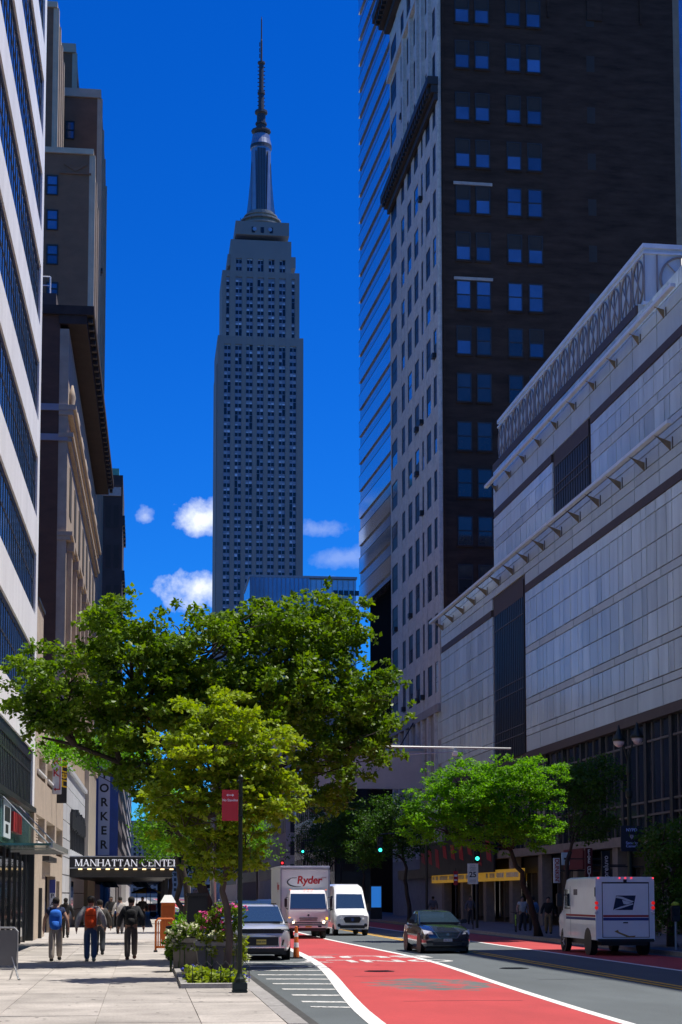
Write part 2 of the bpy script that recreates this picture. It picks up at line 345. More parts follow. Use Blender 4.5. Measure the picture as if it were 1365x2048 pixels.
core=MB().box(.12,26,-57,-.02,10.52,23.0).box(1.6,26,-57,-.02,4.9,10.52).box(.12,26,-57,-18.62,23.0,31.2).box(.12,26,-69,-57,0,22).box(.12,26,-150,-69,0,38.5).box(1.6,26,-57,-.02,0,4.9).box(.12,.5,-18.62,-.02,23.0,24.16)  # unseen near wing added; its heights shape the road's shadow edge and sun patch
core.build('wall',M_core,mall)
specs=[]
pat=[]; u=-57.0+.0
k=0
uu=-57.9
while uu<0:
    for w in (1.5,1.5,.78):
        a,b=uu,uu+w; uu=b
        if b>-57 : pat.append((max(a,-57),min(b,-.1)))
rows_low=[(21.2,20.62),(20.58,19.17),(19.13,17.72),(17.22,15.80),(15.76,14.40),(13.92,12.47)]
rows_strip=[(24.15,23.78),(23.74,23.04),(23.0,22.5),(22.46,21.70),(17.68,17.26),(14.36,13.96),(12.43,12.05),(12.01,11.02)]
DL=(-26.9,-18.3)
def clipped(a,b,c):
    if b<=c[0] or a>=c[1]: return [(a,b)]
    o=[]
    if a<c[0]-.3: o.append((a,c[0]-.25))
    if b>c[1]+.3: o.append((c[1]+.25,b))
    return o
for (z1,z0) in rows_low:
    for (a,b) in pat:
        for (c,d) in clipped(a,b,DL): specs.append((c+.02,d-.02,z0,z1,M_frit))
for (z1,z0) in rows_strip:
    u=-57
    while u<-.2:
        b=min(u+3.78,-.1)
        for (c,d) in ([(u,b)] if z0>22.3 else clipped(u,b,DL)): specs.append((c+.02,d-.02,z0,z1,M_frit2))
        u+=3.78
DU=(-41.75,-34.2)
for (z1,z0,strip) in [(30.41,29.70,1),(29.66,28.45,1),(27.93,27.35,0),(27.31,26.34,0),(26.30,25.80,1),(25.76,24.6,0),(31.25,30.45,0),(24.56,24.2,1)]:
    if strip:
        u=-57
        while u<-18.8:
            b=min(u+3.78,-18.65)
            for (c,d) in ([(u,b)] if z0>28 else clipped(u,b,DU)): specs.append((c+.02,d-.02,z0,z1,M_frit2))
            u+=3.78
    else:
        for (a,b) in pat:
            b=min(b,-18.65)
            if b-a<.2: continue
            for (c,d) in ([(a,b)] if z0>28 else clipped(a,b,DU)): specs.append((c+.02,d-.02,z0,z1,M_frit))
specs.sort(key=lambda s:-( (s[1]-s[0])*(s[3]-s[2])/(129+s[0])**2 ))
for (a,b,z0,z1,m) in specs[:300]: piece('glass_panel',m,mall,.03,.119,a+.025,b-.025,z0+.012,z1-.012)
rest=MB()
for (a,b,z0,z1,m) in specs[300:]: rest.box(.03,.119,a,b,z0,z1)
rest.build('far_panels',M_frit,mall,kind='stuff')
# dark louvred openings with cross rails
for (a,b,z0,z1,rails,hd) in [(-26.65,-18.55,11.0,22.2,(20.0,15.9,15.2,12.9,12.3),1.1),(-41.5,-34.45,24.2,28.42,(27.5,26.3,25.8,24.6),.9)]:
    f=MB().box(.06,.118,a,b,z0,z1).build('louvre_panel',M_louv,mall)
    MB().box(.045,.059,a,b,z1-hd,z1).build('louvre_head',M_band,f)
    q=MB()
    for z in rails: q.box(.01,.055,a,b,z-.03,z+.03)
    q.build('rail',M_mull,f)
    q=MB(); y=a+.25
    while y<b: q.box(.03,.058,y-.015,y+.015,z0,z1-hd); y+=.5
    q.build('fin',M_dark,f)
# recessed dark bands
for (a,b,z0,z1) in [(-57,-27.3,21.22,21.68),(-17.9,-.6,21.22,21.68),(-57,-42.1,27.96,28.42),(-33.9,-19.0,27.96,28.42),(-50.2,-18.7,31.27,31.75),(-57,-27.0,10.52,11.0)]:
    piece('dark_band',M_band,mall,-.02,.118,a,b,z0,z1)
# slanted ledges on triangular brackets
def ledge(a,b,zb,zt,out,step,off):
    piece('ledge',M_ledge,mall,-out-.12,-out+.12,a,b,zt-.09,zt+.09)
    u=b-off
    while u>a:
        g=MB().prism([(.03,u,zb-.0),(.03,u,zb+.42),(-out,u,zt-.09),(-out+.12,u,zt-.13)],(0,.09,0)); g.build('bracket',M_strut,mall)
        piece('stanchion',M_mull,mall,-.02,.02,u-.35,u-.29,zb,zt-.2); u-=step
ledge(-57,.3,22.98,23.75,.75,3.86,1.2)
ledge(-57,-18.4,29.62,30.25,.45,3.86,1.2)
# penthouse ring frieze
FX=.45
fz=MB().box(FX,14,-50.3,-18.62,31.8,34.9).build('frieze_wall',mat('pale_frieze_glass',(.62,.70,.70),rough=.4,var=.12,scale=2,stretch=(1,1,.3)),mall)
MB().box(FX-.10,14.1,-50.4,-18.55,34.72,34.95).box(FX-.09,14.1,-50.39,-18.55,34.42,34.52).box(FX-.1,14.1,-50.4,-18.55,31.75,31.93).build('frieze_moulding',M_ledge,fz)
MB().box(.12,14,-50.28,-18.7,30.9,31.8).build('frieze_base',M_frit2,mall)
def ring_mesh(rx,rz):
    q=MB(); n=28
    path=[(0,rx*math.cos(2*math.pi*i/n),rz*math.sin(2*math.pi*i/n)) for i in range(n+1)]
    q.tube(path,.055,6,cap=False); q.box(-.03,.03,-.03,.03,-rz,rz)
    for sgn in(1,-1): q.tube([(0,-rx*.71*sgn,-rz*.71),(0,rx*.71*sgn,rz*.71)],.03,5)
    return q
ro=None
for i in range(16):
    y=-49.35+1.98*i
    if ro is None: ro=ring_mesh(.88,1.17).build('ring',M_ring,mall,smooth=True); o=ro
    else: o=ro.copy(); COL.objects.link(o)
    o.location=(FX-.05,y,33.17)
    piece('frieze_post',M_ring,mall,FX-.06,FX,y-1.02,y-.96,31.93,34.4)
for i in range(4):
    o=ro.copy(); COL.objects.link(o); o.location=(FX+1.95+2.55*i,-50.35,33.17); o.rotation_euler=(0,0,R(90)); o.scale=(1,1.27,.98)
    piece('frieze_post',M_ring,mall,FX+.62+2.55*i,FX+.70+2.55*i,-50.36,-50.3,31.93,34.4)
# first-floor shop glazing
MB().box(.5,1.5,-57,-.1,4.95,10.6).build('shop_backing',M_shopdark,mall)
u=-57.2; i=0
while u<-1:
    for w in (1.35,1.35,1.08):
        if u>-57.3 and u+w<0:
            piece('shop_window',M_shopglass,mall,.35,.4,u+.05,u+w-.05,6.62,9.54); piece('shop_window',M_shopglass,mall,.35,.4,u+.05,u+w-.05,9.6,10.5); piece('shop_window',M_shopglass,mall,.35,.4,u+.05,u+w-.05,5.97,6.56)
        piece('mullion',M_mull,mall,.28,.36,u-.04,u+.04,5.0,10.5); u+=w
    piece('pier',M_dark,mall,.2,.42,u-.42,u-.02,5.0,10.52)
for z in (9.57,6.59,5.94): piece('transom',M_mull,mall,.26,.36,-57,-.2,z-.05,z+.05)
piece('fascia',M_stonef,mall,-.15,.5,-57,-.1,4.45,4.96)
piece('lower_glazing',M_shopglass,mall,.42,.48,-57,-.2,4.97,5.9)
# ground-floor shops
for y in [-53,-45.4,-37.9,-30.3,-22.8,-15.2,-7.6,-.6]:
    piece('column',M_stonef,mall,.0,.6,y-.45,y+.45,.15,4.45)
shopc=[(.05,.045,.04),(.03,.03,.035),(.06,.05,.045),(.025,.03,.03)]
for j,y in enumerate([-49.2,-41.6,-34.1,-26.5,-19,-11.4,-4.1]):
    q=MB().box(.9,.95,y-3.2,y+3.2,.5,3.4).build('shop_front',glass('shopfront_%d'%(j%4),shopc[j%4],rough=.08),mall)
    for d in (-1.6,0,1.6): piece('door_frame',M_mull,mall,.86,.93,y+d-.05,y+d+.05,.15,3.4)
    piece('sign_band',M_black,mall,.75,.98,y-3.2,y+3.2,3.4,4.4)
M_signlit=mat('lit_yellow_sign',(.6,.35,.04),rough=.5,var=0,emit=(1,.55,.06),es=.15)
M_signw=mat('sign_white',(.7,.72,.75),rough=.5,var=.05)
M_signred=mat('sign_red',(.42,.02,.025),rough=.5,var=.1)
M_lit=mat('lit_white_letters',(.8,.8,.8),rough=.5,var=0,emit=(.8,.9,1),es=.9)
def rsign(name,label,px0,py0,px1,py1,m,words,tm,vert=False,out=.25,size=None):
    """flat sign on the shop fascia, read from pixels on the facade plane"""
    u0,z1=Rp(px0,py0); u1,z0=Rp(px1,py1)
    a,b=sorted((u0,u1)); t=thing(name,label,'sign',(RP.x,RP.y,0),-RA)
    MB().box(-out-.12,-out,a,b,z0,z1).build('panel',m,t)
    if words:
        text('lettering',words,size or (z1-z0)*.62,tm,t,(-out-.135,(a+b)/2,(z0+z1)/2),(R(90),0,R(-90)),ext=.01,offset=.004)
    return t
def blade(name,label,pxc,py0,py1,wpx,X,m,words,tm,size,arrow=False):
    """projecting sign facing along the street, at its own X"""
    p1=atX(pxc,py0,X); p0=atX(pxc,py1,X); w=wpx*p1.y/FPX
    t=thing(name,label,'sign',(X,p1.y,0),0)
    MB().box(-w/2,w/2,0,.14,p0.z,p1.z).build('panel',m,t,bevel=.01)
    MB().box(w/2,24.1-X if X>0 else w/2+.1,.04,.10,(p0.z+p1.z)/2-.03,(p0.z+p1.z)/2+.03).build('bracket',M_dark,t)
    if words:
        text('lettering',words,size,tm,t,(0,-.012,(p0.z+p1.z)/2),(R(90),0,0),ext=.008,offset=.005,vspace=.8)
    return t
ys=rsign('shop_sign','lit yellow strip sign over a shop behind the bright tree',868,1748,1052,1760,M_signlit,None,None,out=.05)
ua,za=Rp(868,1748); ub,zb_=Rp(1052,1760); lo_,hi_=sorted((ua,ub)); rq=random.Random(2); uu_=lo_+.5
while uu_<hi_-.6:
    w_=rq.uniform(.25,.6)
    if rq.random()<.75: MB().box(-.185,-.17,uu_,uu_+w_,zb_+.22,za-.22).build('pale_mark',mat('letters_pale',(.8,.7,.5),var=.2),ys)
    uu_+=w_+.12
rsign('shop_sign','dark shop sign with pale lit words behind the shaded trees',800,1742,866,1756,M_black,None,None,out=.05,size=.5)
rd=rsign('shop_sign','dark shop banner with red shapes above the yellow strip sign',850,1690,1000,1744,M_black,None,None,out=.3)
ua,za=Rp(850,1690); ub,zb_=Rp(1000,1744); lo_,hi_=sorted((ua,ub)); rq=random.Random(6)
for k_ in range(9):
    c_=lo_+(hi_-lo_)*(k_+.5)/9; h_=(za-zb_)*rq.uniform(.3,.75); z_=zb_+.2+rq.random()*(za-zb_-h_-.3)
    MB().prism([(-.44,c_-.9,z_),(-.44,c_+.5,z_+.2),(-.44,c_+.9,z_+h_),(-.44,c_-.4,z_+h_*.9)],(.02,0,0)).build('red_shape',M_signred,rd)
rsign('shop_sign','dark red shop board left of the tall red blade sign',1135,1700,1174,1738,mat('sign_deep_red',(.12,.01,.014)),None,None,out=.1,size=.5)
blade('shop_sign','white blade sign with red vertical lettering above the mail van',1114,1716,1766,13,21.8,M_signw,None,None,.2)
t=bpy.data.objects['shop_sign'] if False else None
def vtext(parent,words,tm,size,x,z,rot90=True,y=-.015):
    o=text('lettering',words,size,tm,parent,(x,y,z),(R(90),R(90),0),ext=.006,offset=.004); return o
def last_sign(): return [o for o in COL.objects if o.name.startswith('shop_sign')][-1]
sg=[o for o in bpy.data.objects if o.name.startswith('shop_sign') and o.get('label','').startswith('white blade')][0]
pz=(atX(1114,1716,21.8).z+atX(1114,1766,21.8).z)/2
vtext(sg,"DUNKIN'",M_signred,.30,0,pz)
M_lw=mat('letters_white',(.75,.75,.75))
s2=blade('shop_sign','tall dark red blade sign with white stacked letters above the mail van',1178,1696,1764,15,22.2,mat('sign_maroon',(.10,.01,.015),rough=.5),None,None,.2)
text('lettering',"F\nI\nV\nE\n \nG\nU\nY\nS",.27,M_lw,s2,(0,-.015,(atX(1178,1696,22.2).z+atX(1178,1764,22.2).z)/2),ext=.006,offset=.005,vspace=.62)
s3=blade('shop_sign','black blade sign with pale vertical lettering right of the red blade sign',1212,1702,1764,17,22.2,M_black,None,None,.2)
o_=vtext(s3,'preluvo',M_lw,.34,0,(atX(1212,1702,22.2).z+atX(1212,1764,22.2).z)/2)
o_.rotation_euler=(R(90),R(-90),0)
s4=blade('shop_sign','small pale blue square sign with dark bar above the mail van',1132,1705,1730,16,22.0,mat('sign_paleblue',(.45,.62,.68)),None,None,.2)
pz=(atX(1132,1705,22).z+atX(1132,1730,22).z)/2; MB().box(-.1,.1,-.02,0,pz-.05,pz+.05).build('bar',M_black,s4)
# ================= brick office tower with stone street front =================
M_brick=mat('dark_brick',(.042,.027,.021),rough=.9,spec=.2,var=.5,scale=1.3,stretch=(.35,1,1.6),bump=.3,bscale=8,detail=8)
M_stone=mat('pale_limestone',(.57,.56,.53),rough=.8,var=.14,scale=1.0,fine=.08,bscale=4)
M_stone2=mat('weathered_stone',(.33,.31,.30),rough=.8,var=.2,scale=2)
M_iron=mat('dark_cornice_metal',(.025,.02,.018),rough=.6,var=.3,scale=2)
M_wing=glass('tower_window_glass',(.10,.16,.24),rough=.06,metal=.55,var=.25,scale=.3,rnd=.45)
M_frame=mat('dark_window_frame',(.02,.02,.022),rough=.6,var=.1)
M_recess=mat('window_recess',(.03,.027,.026),rough=.9,var=.2)
tw=thing('brick_tower','dark brick office tower with pale stone street front and heavy black cornice','building',(RP.x,RP.y,0),-RA)
D0=-.35
MB().box(.3,20.2,D0,23,0,92).build('brick_wall',M_brick,tw)
MB().box(20.2,20.75,D0-.02,23,0,92).build('corner_pier',mat('tan_corner',(.20,.16,.12),rough=.85,var=.2),tw)
# slightly proud brick pilasters on the side wall
for (a,b,z0,z1) in [(9.3,9.45,75,92),(12.7,14.0,75,92),(17.3,17.45,75,92),(.35,.5,0,92)]:
    piece('pilaster',M_brick,tw,a,b,D0-.12,D0,z0,z1)
storeys=[z0 for z0 in np.arange(30.0,92,3.94)]
def sash(parent,x0,x1,y,z0,z1,seed):
    """a sash window in the wall that faces the camera"""
    rr=random.Random(seed); w=piece('window',M_recess,parent,x0,x1,y-.015,y+.02,z0,z1); 
    s=MB()
    return w
rr=random.Random(11)
winmesh={}
def side_window(x0,z0,w,h,kind):
    key=(round(w,2),round(h,2),kind)
    f=MB(); f.box(0,.09,-.06,0,0,h).box(w-.09,w,-.06,0,0,h).box(.09,w-.09,-.06,0,h-.09,h).box(.09,w-.09,-.06,0,0,.09).box(.09,w-.09,-.07,0,h*.5-.04,h*.5+.04)
    o=f.build('window',M_frame,tw); o.location=(x0,D0,z0)
    if kind!=2:
        piece('pane',M_wing,o,.09,w-.09,-.025,-.012,.09,h*.5-.04)
        if kind==1: piece('pane',M_wing,o,.09,w-.09,-.025,-.012,h*.5+.04,h-.09)
        else: piece('pane',M_recess,o,.09,w-.09,-.025,-.012,h*.5+.04,h-.09)
    else:
        piece('pane',M_shopglass,o,.09,w-.09,-.025,-.012,.09,h*.5-.04); piece('pane',M_shopglass,o,.09,w-.09,-.025,-.012,h*.5+.04,h-.09)
    piece('sill',M_brick,o,-.05,w+.05,-.12,0,-.14,0)
    return o
zr=[72.47,68.0,64.0,60.07,56.1,52.02,48.2,44.27,40.24,36.37,32.45,76.4,80.3,84.2,28.5,24.6]
for zi,zt in enumerate(zr):
    for ci,x0 in enumerate((24.93,26.6,29.25,31.0)):
        kind=0 if zt>53 else (1 if 51<zt<53 else (0 if zt>47 and rr.random()<.5 else 2))
        if zt==60.07 and ci>=2: kind=1
        side_window(x0-23.52,zt-2.4,1.24,2.4,kind)
    if zt>47: piece('slot_window',M_recess,tw,36.14-23.5,36.83-23.5,D0-.02,D0+.1,zt-1.95,zt-.55)
for z in (60.2,52.15): piece('lintel',M_stone2,tw,24.73-23.5,27.98-23.5,D0-.1,D0,z-.1,z+.14)
# stone street front: a grid of piers and spandrels with the windows set back
MB().box(.06,.3,.0,22.98,0,16.6).build('lower_wall',M_stone2,tw)
M_twin=mat('street_window_glass',(.022,.024,.03),rough=.45,spec=.25,var=.3,scale=.5,rnd=.4)
cols_u=[(.75,2.1),(3.25,5.2),(6.4,7.3),(8.6,10.6),(11.9,13.95),(15.4,17.1),(19.4,22.6)]
piers=[]; prev=0
for a,b in cols_u: piers.append((prev,a)); prev=b
piers.append((prev,23.0))
for a,b in piers: piece('pier',M_stone,tw,-.02,.298,a,b,17.25,92)
zw=[(18.33+3.94*i,20.83+3.94*i) for i in range(19)]
for i in range(len(zw)):
    z0=zw[i-1][1] if i else 17.25
    for a,b in cols_u: piece('spandrel',M_stone,tw,.0,.298,a,b,z0,zw[i][0])
    for (a,b) in cols_u:
        o=MB().box(-.05,.0,0,.08,0,2.5).box(-.05,.0,b-a-.08,b-a,0,2.5).box(-.05,0,.08,b-a-.08,2.42,2.5).box(-.05,0,.08,b-a-.08,1.2,1.28).build('window',M_frame,tw); o.location=(.08,a,zw[i][0])
        piece('pane',M_twin if rr.random()<.8 else M_wing,o,-.03,-.01,.08,b-a-.08,0.02,1.2); piece('pane',M_wing if rr.random()<.18 else M_twin,o,-.03,-.01,.08,b-a-.08,1.28,2.42)
        if rr.random()<.14: piece('window_air_conditioner',M_dark,o,-.4,-.05,.3,.9,.02,.42)
MB().box(-.25,.05,0,23,16.6,17.25).build('string_course',M_stone2,tw)
for u in [1.5,4.5,7.2,9.5,12.5,15,18,21]:
    piece('half_column',M_stone,tw,-.22,.05,u-.28,u+.28,5,16.6)
    piece('lower_window',M_shopglass,tw,.02,.058,u+.45,u+1.6,8,16)
def cornice(z0,z1,out,m,dent):
    c=MB().box(-out,.0,-.4,23+out*.6,z1-(z1-z0)*.35,z1).box(-out*.65,0,-.3,23+out*.4,z0+(z1-z0)*.3,z1-(z1-z0)*.35).box(-out*.35,0,-.2,23.1,z0,z0+(z1-z0)*.3).build('cornice',m,tw)
    u=.2
    while u<23: piece('cornice_bracket',m,c,-out*.9,-out*.62,u,u+.35,z0+(z1-z0)*.35,z1-(z1-z0)*.36); u+=.9
cornice(67.3,69.2,.9,M_iron,1); cornice(85.4,87.6,1.6,M_iron,1)
MB().box(-.35,0,0,23.1,80.4,80.9).build('string_course',M_stone,tw)
for u in (2.7,5.8,7.95,11.2,14.7): piece('giant_column',M_stone,tw,-.3,-.02,u-.32,u+.32,70,80.4)
# blank panel sign hung out over the pavement from the tower
pn=thing('sign_panel','large blank grey panel hung out over the far pavement in front of the tower','sign',(0,0,0))
a=atY(608,1500,136); b=atY(845,1578,136)
MB().box(a.x,b.x,136,136.7,b.z,a.z).build('panel',mat('blank_grey_panel',(.62,.54,.50),rough=.7,var=.14,scale=.5),pn)
MB().box(a.x-.1,b.x+.1,135.95,136.75,a.z,a.z+.18).build('top_rail',M_steel,pn)
MB().tube([(b.x-2,136.3,a.z+.1),(23.2,140,a.z+3)],.06,6).tube([(b.x-6,136.3,a.z+.1),(23.2,143,a.z+3.4)],.06,6).box(b.x-.2,23.4,136.2,136.5,b.z+.3,a.z-.2).build('support_arm',M_dark,pn)
# ================= tall banded glass tower =================
GA=R(-3.1); gp=atX(718,1200,25.5)
M_gt=glass('blue_tower_glass',(.50,.58,.66),rough=.06,metal=.9,var=.06,scale=.05)
M_gt2=mat('dark_spandrel_glass',(.30,.37,.45),rough=.12,metal=.8,var=.2,scale=3,stretch=(1,1,.2))
gt=thing('glass_tower','very tall blue glass office tower with slanting dark bands left of the stone front','building',(gp.x,gp.y,0),-GA)
MB().box(.2,50,-44,0,36.5,205).build('wall',M_gt2,gt)
q=[]
z=37.2
while z<185:
    piece('window_band',M_gt,gt,.02,.199,-44,-.05,z,z+1.75)
    piece('spandrel_rail',M_dark,gt,.0,.1,-44,-.02,z+1.78,z+1.82)
    z+=3.35
MB().box(1.2,48,-43,-1,0,36.5).build('dark_base',mat('black_glass_base',(.004,.0045,.005),rough=.9,spec=.02,var=.4,scale=.6),gt)
# ================= far buildings along the right side =================
M_far=[mat('far_brick_dark',(.07,.055,.05),rough=.9,var=.25,scale=.5),mat('far_stone_grey',(.22,.21,.20),rough=.9,var=.2,scale=.5),mat('far_glass_dark',(.03,.04,.05),rough=.2,var=.3,scale=.4),mat('far_stone_pale',(.40,.38,.36),rough=.9,var=.12,scale=.5)]
def far_building(name,label,x0,x1,y0,y1,h,m,face,fl=4.0,bay=3.2,zb=5,wm=None):
    t=thing(name,label,'building',(0,0,0))
    MB().box(x0,x1,y0,y1,0,h).build('wall',m,t)
    wm=wm or mat('far_window',(.015,.017,.02),rough=.4,spec=.3); w=MB(); z=zb
    while z+fl<h:
        y=y0+1
        while y+bay*.7<y1 and face:
            if face=='R': w.box(x0-.06,x0+.02,y,y+bay*.55,z,z+fl*.6)
            else: w.box(x1-.02,x1+.06,y,y+bay*.55,z,z+fl*.6)
            y+=bay
        x=x0+.8
        while x+bay*.6<x1:
            w.box(x,x+bay*.5,y0-.06,y0+.02,z,z+fl*.6); x+=bay
        z+=fl
    w.build('windows',wm,t,kind='stuff')
    MB().box(x0-.3,x1+.3,y0-.3,y1+.3,h,h+.8).build('parapet',m,t); return t
far_building('far_building','dark low building beyond the glass tower behind the shaded trees',24,60,205,262,22,M_far[2],'R')
far_building('far_building','grey stone building further along the shaded side of the street',25,62,290,360,34,M_far[1],'R')
far_building('far_building','brown brick building far along the shaded side of the street',25,62,365,440,42,M_far[0],'R')
far_building('far_building','pale stone building far along the shaded side, next to the brown one',26,60,462,560,30,M_far[3],'R')
# ================= left side: banded office block =================
LA=R(.6); LP=gz(68,1880,.15)
def Lp(x,y): return onplane(x,y,LP,LA)
M_slabl=mat('pale_precast_concrete',(.83,.83,.82),rough=.75,var=.10,scale=.9,stretch=(1,1,.25),fine=.05,bscale=12)
M_lglass=glass('office_band_glass',(.07,.11,.16),rough=.05,metal=.35,var=.5,scale=1.2,stretch=(1,1.0,.12))
M_lm=mat('dark_mullion',(.025,.027,.03),rough=.5,var=.1)
M_green=glass('green_shop_glass',(.10,.22,.19),rough=.1,metal=.25,var=.35,scale=1.4,stretch=(1,1,.2))
lo=thing('office_block','pale concrete office block with long dark window bands at the left edge','building',(LP.x,LP.y,0),-LA)
UE=-.9
MB().box(-25,-.16,-75,UE-.02,5.4,46).box(-25,-.95,-75,UE-.02,0,5.4).build('inner_wall',M_lm,lo)
bots=[7.83+4.035*i for i in range(10)]
for i,z in enumerate(bots):
    top=z+1.50
    piece('concrete_band',M_slabl,lo,-.15,0,-75,UE-1.05,z,top)
    zt=bots[i+1] if i+1<len(bots) else top+2.5
    g=MB().box(-.15,-.10,-60,UE-1.2,top+.02,zt-.02).build('window_band',M_lglass,lo)
    q=MB(); u=UE-1.25
    while u>-40: q.box(-.10,-.08,u-.035,u+.035,top+.02,zt-.02); u-=.82
    q.box(-.10,-.082,-60,UE-1.2,top+1.3,top+1.38).build('mullions',M_lm,g)
    piece('window_head',M_black,lo,-.099,-.07,-60,UE-1.2,zt-.22,zt-.01)
piece('concrete_pier',M_slabl,lo,-.158,-.003,UE-1.05,UE,5.45,46)
piece('concrete_return',M_slabl,lo,-25,-.16,UE-.018,UE+.0,5.45,46)
# metal-and-glass storey above the shop
g=MB().box(-.15,-.10,-60,UE-1.1,5.55,7.8).build('window_band',glass('mezzanine_glass',(.13,.16,.17),rough=.15,metal=.3,var=.3,scale=2,stretch=(1,1,.1)),lo)
q=MB(); u=UE-1.2
while u>-40: q.box(-.10,-.075,u-.05,u+.05,5.55,7.8); u-=.62
q.box(-.10,-.08,-60,UE-1.1,6.9,6.98).build('mullions',M_lm,g)
piece('window_head',M_black,lo,-.099,-.06,-60,UE-1.05,7.4,7.82)
piece('shop_cornice',M_dark,lo,-.5,.08,-60,UE+.1,5.36,5.54)
# shop: green glass above, dark entrance below
for i in range(16):
    u1=UE-.1-i*1.9; piece('shop_pane',M_green,lo,-.16,-.10,u1-1.86,u1,3.75,5.34)
piece('shop_front',M_shopdark,lo,-.9,-.7,-60,UE,.15,3.6)
for i in range(14):
    u1=UE-.15-i*2.2; piece('shop_pane',M_shopglass,lo,-.2,-.16,u1-2.12,u1-.06,.4,3.3); piece('shop_mullion',M_lm,lo,-.2,-.1,u1-.06,u1+.02,.15,3.6)
piece('shop_plinth',M_stone2,lo,-.55,-.3,-60,UE,.1,.4)
piece('corner_post',M_dark,lo,-.55,.05,UE-.35,UE,.15,3.7)
# poster and red letters on the green glass
pu=-13.2
po=thing('shop_poster','pale poster with dark print on the green shop glass','poster',(LP.x,LP.y,0),-LA)
MB().box(-.09,-.05,-13.5,-10.9,3.95,5.2).build('panel',M_signw,po); MB().box(-.05,-.045,-13.2,-11.2,4.5,5.0).box(-.05,-.045,-12.8,-11.8,4.1,4.4).build('print',M_dark,po)
po=thing('shop_letters','dark red block letters on the green shop glass above the canopy','sign',(LP.x,LP.y,0),-LA)
for i in range(5): MB().box(-.09,.0,-10.3+.75*i,-9.75+.75*i,4.25+.0,4.95).build('letter',M_signred,po)
cn=thing('glass_canopy','thin glass and steel canopy above the shop entrance at left','canopy',(LP.x,LP.y,0),-LA)
MB().box(.06,1.75,-17,-8.2,3.55,3.62).build('glass_sheet',M_green,cn)
MB().box(1.70,1.80,-17,-8.2,3.48,3.66).box(.06,1.7,-8.28,-8.15,3.48,3.66).box(.06,1.7,-12,-11.9,3.46,3.54).build('steel_edge',M_steel,cn)
MB().tube([(1.6,-8.6,3.6),(.05,-8.6,5.2)],.025,6).tube([(1.6,-15,3.6),(.05,-15,5.2)],.025,6).build('tie_rod',M_steel,cn)
# ================= beige parking garage =================
M_beige=mat('beige_brick_render',(.47,.385,.295),rough=.85,var=.13,scale=1.2,fine=.10,bscale=9)
M_brown=mat('brown_sill_metal',(.12,.07,.04),rough=.6,var=.2)
ga=thing('parking_garage','beige brick parking garage with square openings beside the office block','building',(LP.x,LP.y,0),-LA)
G0,G1=UE+.02,19.3
MB().box(-20,-1.6,G0,G1,0,9.4).build('dark_interior',M_shopdark,ga)
opn=[(.3,5.4),(6.6,12.6),(13.8,18.9)]
for (z0,z1) in [(2.9,3.95),(5.38,6.97),(8.08,9.6)]: piece('wall_band',M_beige,ga,-.4,0,G0,G1,z0,z1)
for (z0,z1) in [(3.95,5.38),(6.97,8.08)]:
    pv=G0
    for a,b in opn+[(G1,G1)]:
        piece('wall_pier',M_beige,ga,-.4,-.002,pv,a,z0,z1)
        if b>a:
            piece('sill',M_white,ga,-.2,.08,a,b,z0+.22,z0+.30); piece('sill_panel',M_brown,ga,-.25,-.1,a,b,z0,z0+.22)
        pv=b
    for j in range(9): 
        zz=z0+.38+j*(z1-z0-.45)/9; piece('louvre_slat',M_beige,ga,-.3,-.02,.35,1.7,zz,zz+.06)
piece('wall_ground',M_beige,ga,-.4,-.001,G0,6.2,.15,2.9); piece('wall_ground',M_beige,ga,-.4,-.001,13.6,14.3,.15,2.9); piece('wall_ground',M_beige,ga,-.4,-.001,17.0,G1,.15,2.9); piece('wall_ground',M_beige,ga,-.4,-.001,14.3,17.0,2.7,2.9)
piece('garage_door',mat('dark_blue_door',(.02,.025,.06),rough=.5),ga,-.55,-.45,6.2,13.6,.15,2.9)
piece('side_door',M_dark,ga,-.5,-.42,14.3,17.0,.15,2.7)
MB().box(-6,-.001,G0,2.75,9.6,14.2).build('stair_tower',M_beige,ga)
piece('coping',M_dark,ga,-6.1,.08,G0,2.82,14.2,14.32)
MB().tube([(.06,2.4,.15),(.06,2.4,2.3)],.09,6).build('drain_pipe',M_dark,ga)
MB().box(0,.3,4.2,9.6,3.5,3.72).build('lamp_row',M_dark,ga)
# blade signs
s=thing('parking_sign','pale vertical parking sign with red letters and arrow on the garage','sign',(0,0,0))
y=79.6; xa,xb=atY(105,1588,y).x,atY(123,1588,y).x; z0=atY(105,1588,y).z; z1=z0+3.4
MB().box(xa,xb,y,y+.2,z0,z1).build('panel',mat('pale_grey_sign',(.50,.52,.55),rough=.5),s,bevel=.02)
text('lettering','P\nA\nR\nK',.46,M_signred,s,((xa*.6+xb*.4),y-.012,z0+1.85),ext=.008,offset=.008,vspace=1.25)
MB().box(xb-.09,xb-.05,y-.015,y,z0+.22,z1-.15).box(xa+.12,xb-.05,y-.015,y,z0+.2,z0+.25).prism([(xa+.06,y-.015,z0+.225),(xa+.16,y-.015,z0+.31),(xa+.16,y-.015,z0+.14)],(0,.015,0)).build('arrow',M_signred,s)
s=thing('rental_sign','black vertical sign with yellow lettering behind the parking sign','sign',(0,0,0))
y=83.2; xa,xb=atY(113.5,1606,y).x,atY(133.5,1606,y).x; z0=atY(113,1606,y).z; z1=z0+3.0
MB().box(xa,xb,y,y+.22,z0,z1).build('panel',M_black,s,bevel=.02)
text('lettering','Hertz',.62,mat('yellow_letters',(.75,.50,.02),var=.05),s,((xa+xb)/2+.06,y-.012,z0+1.45),(R(90),R(-90),0),ext=.008,offset=.008,shear=.2)
s=thing('door_banner','narrow blue banner with pale parking letters beside the garage door','sign',(0,0,0))
y=82.6; xa,xb=atY(99,1800,y).x,atY(111,1800,y).x
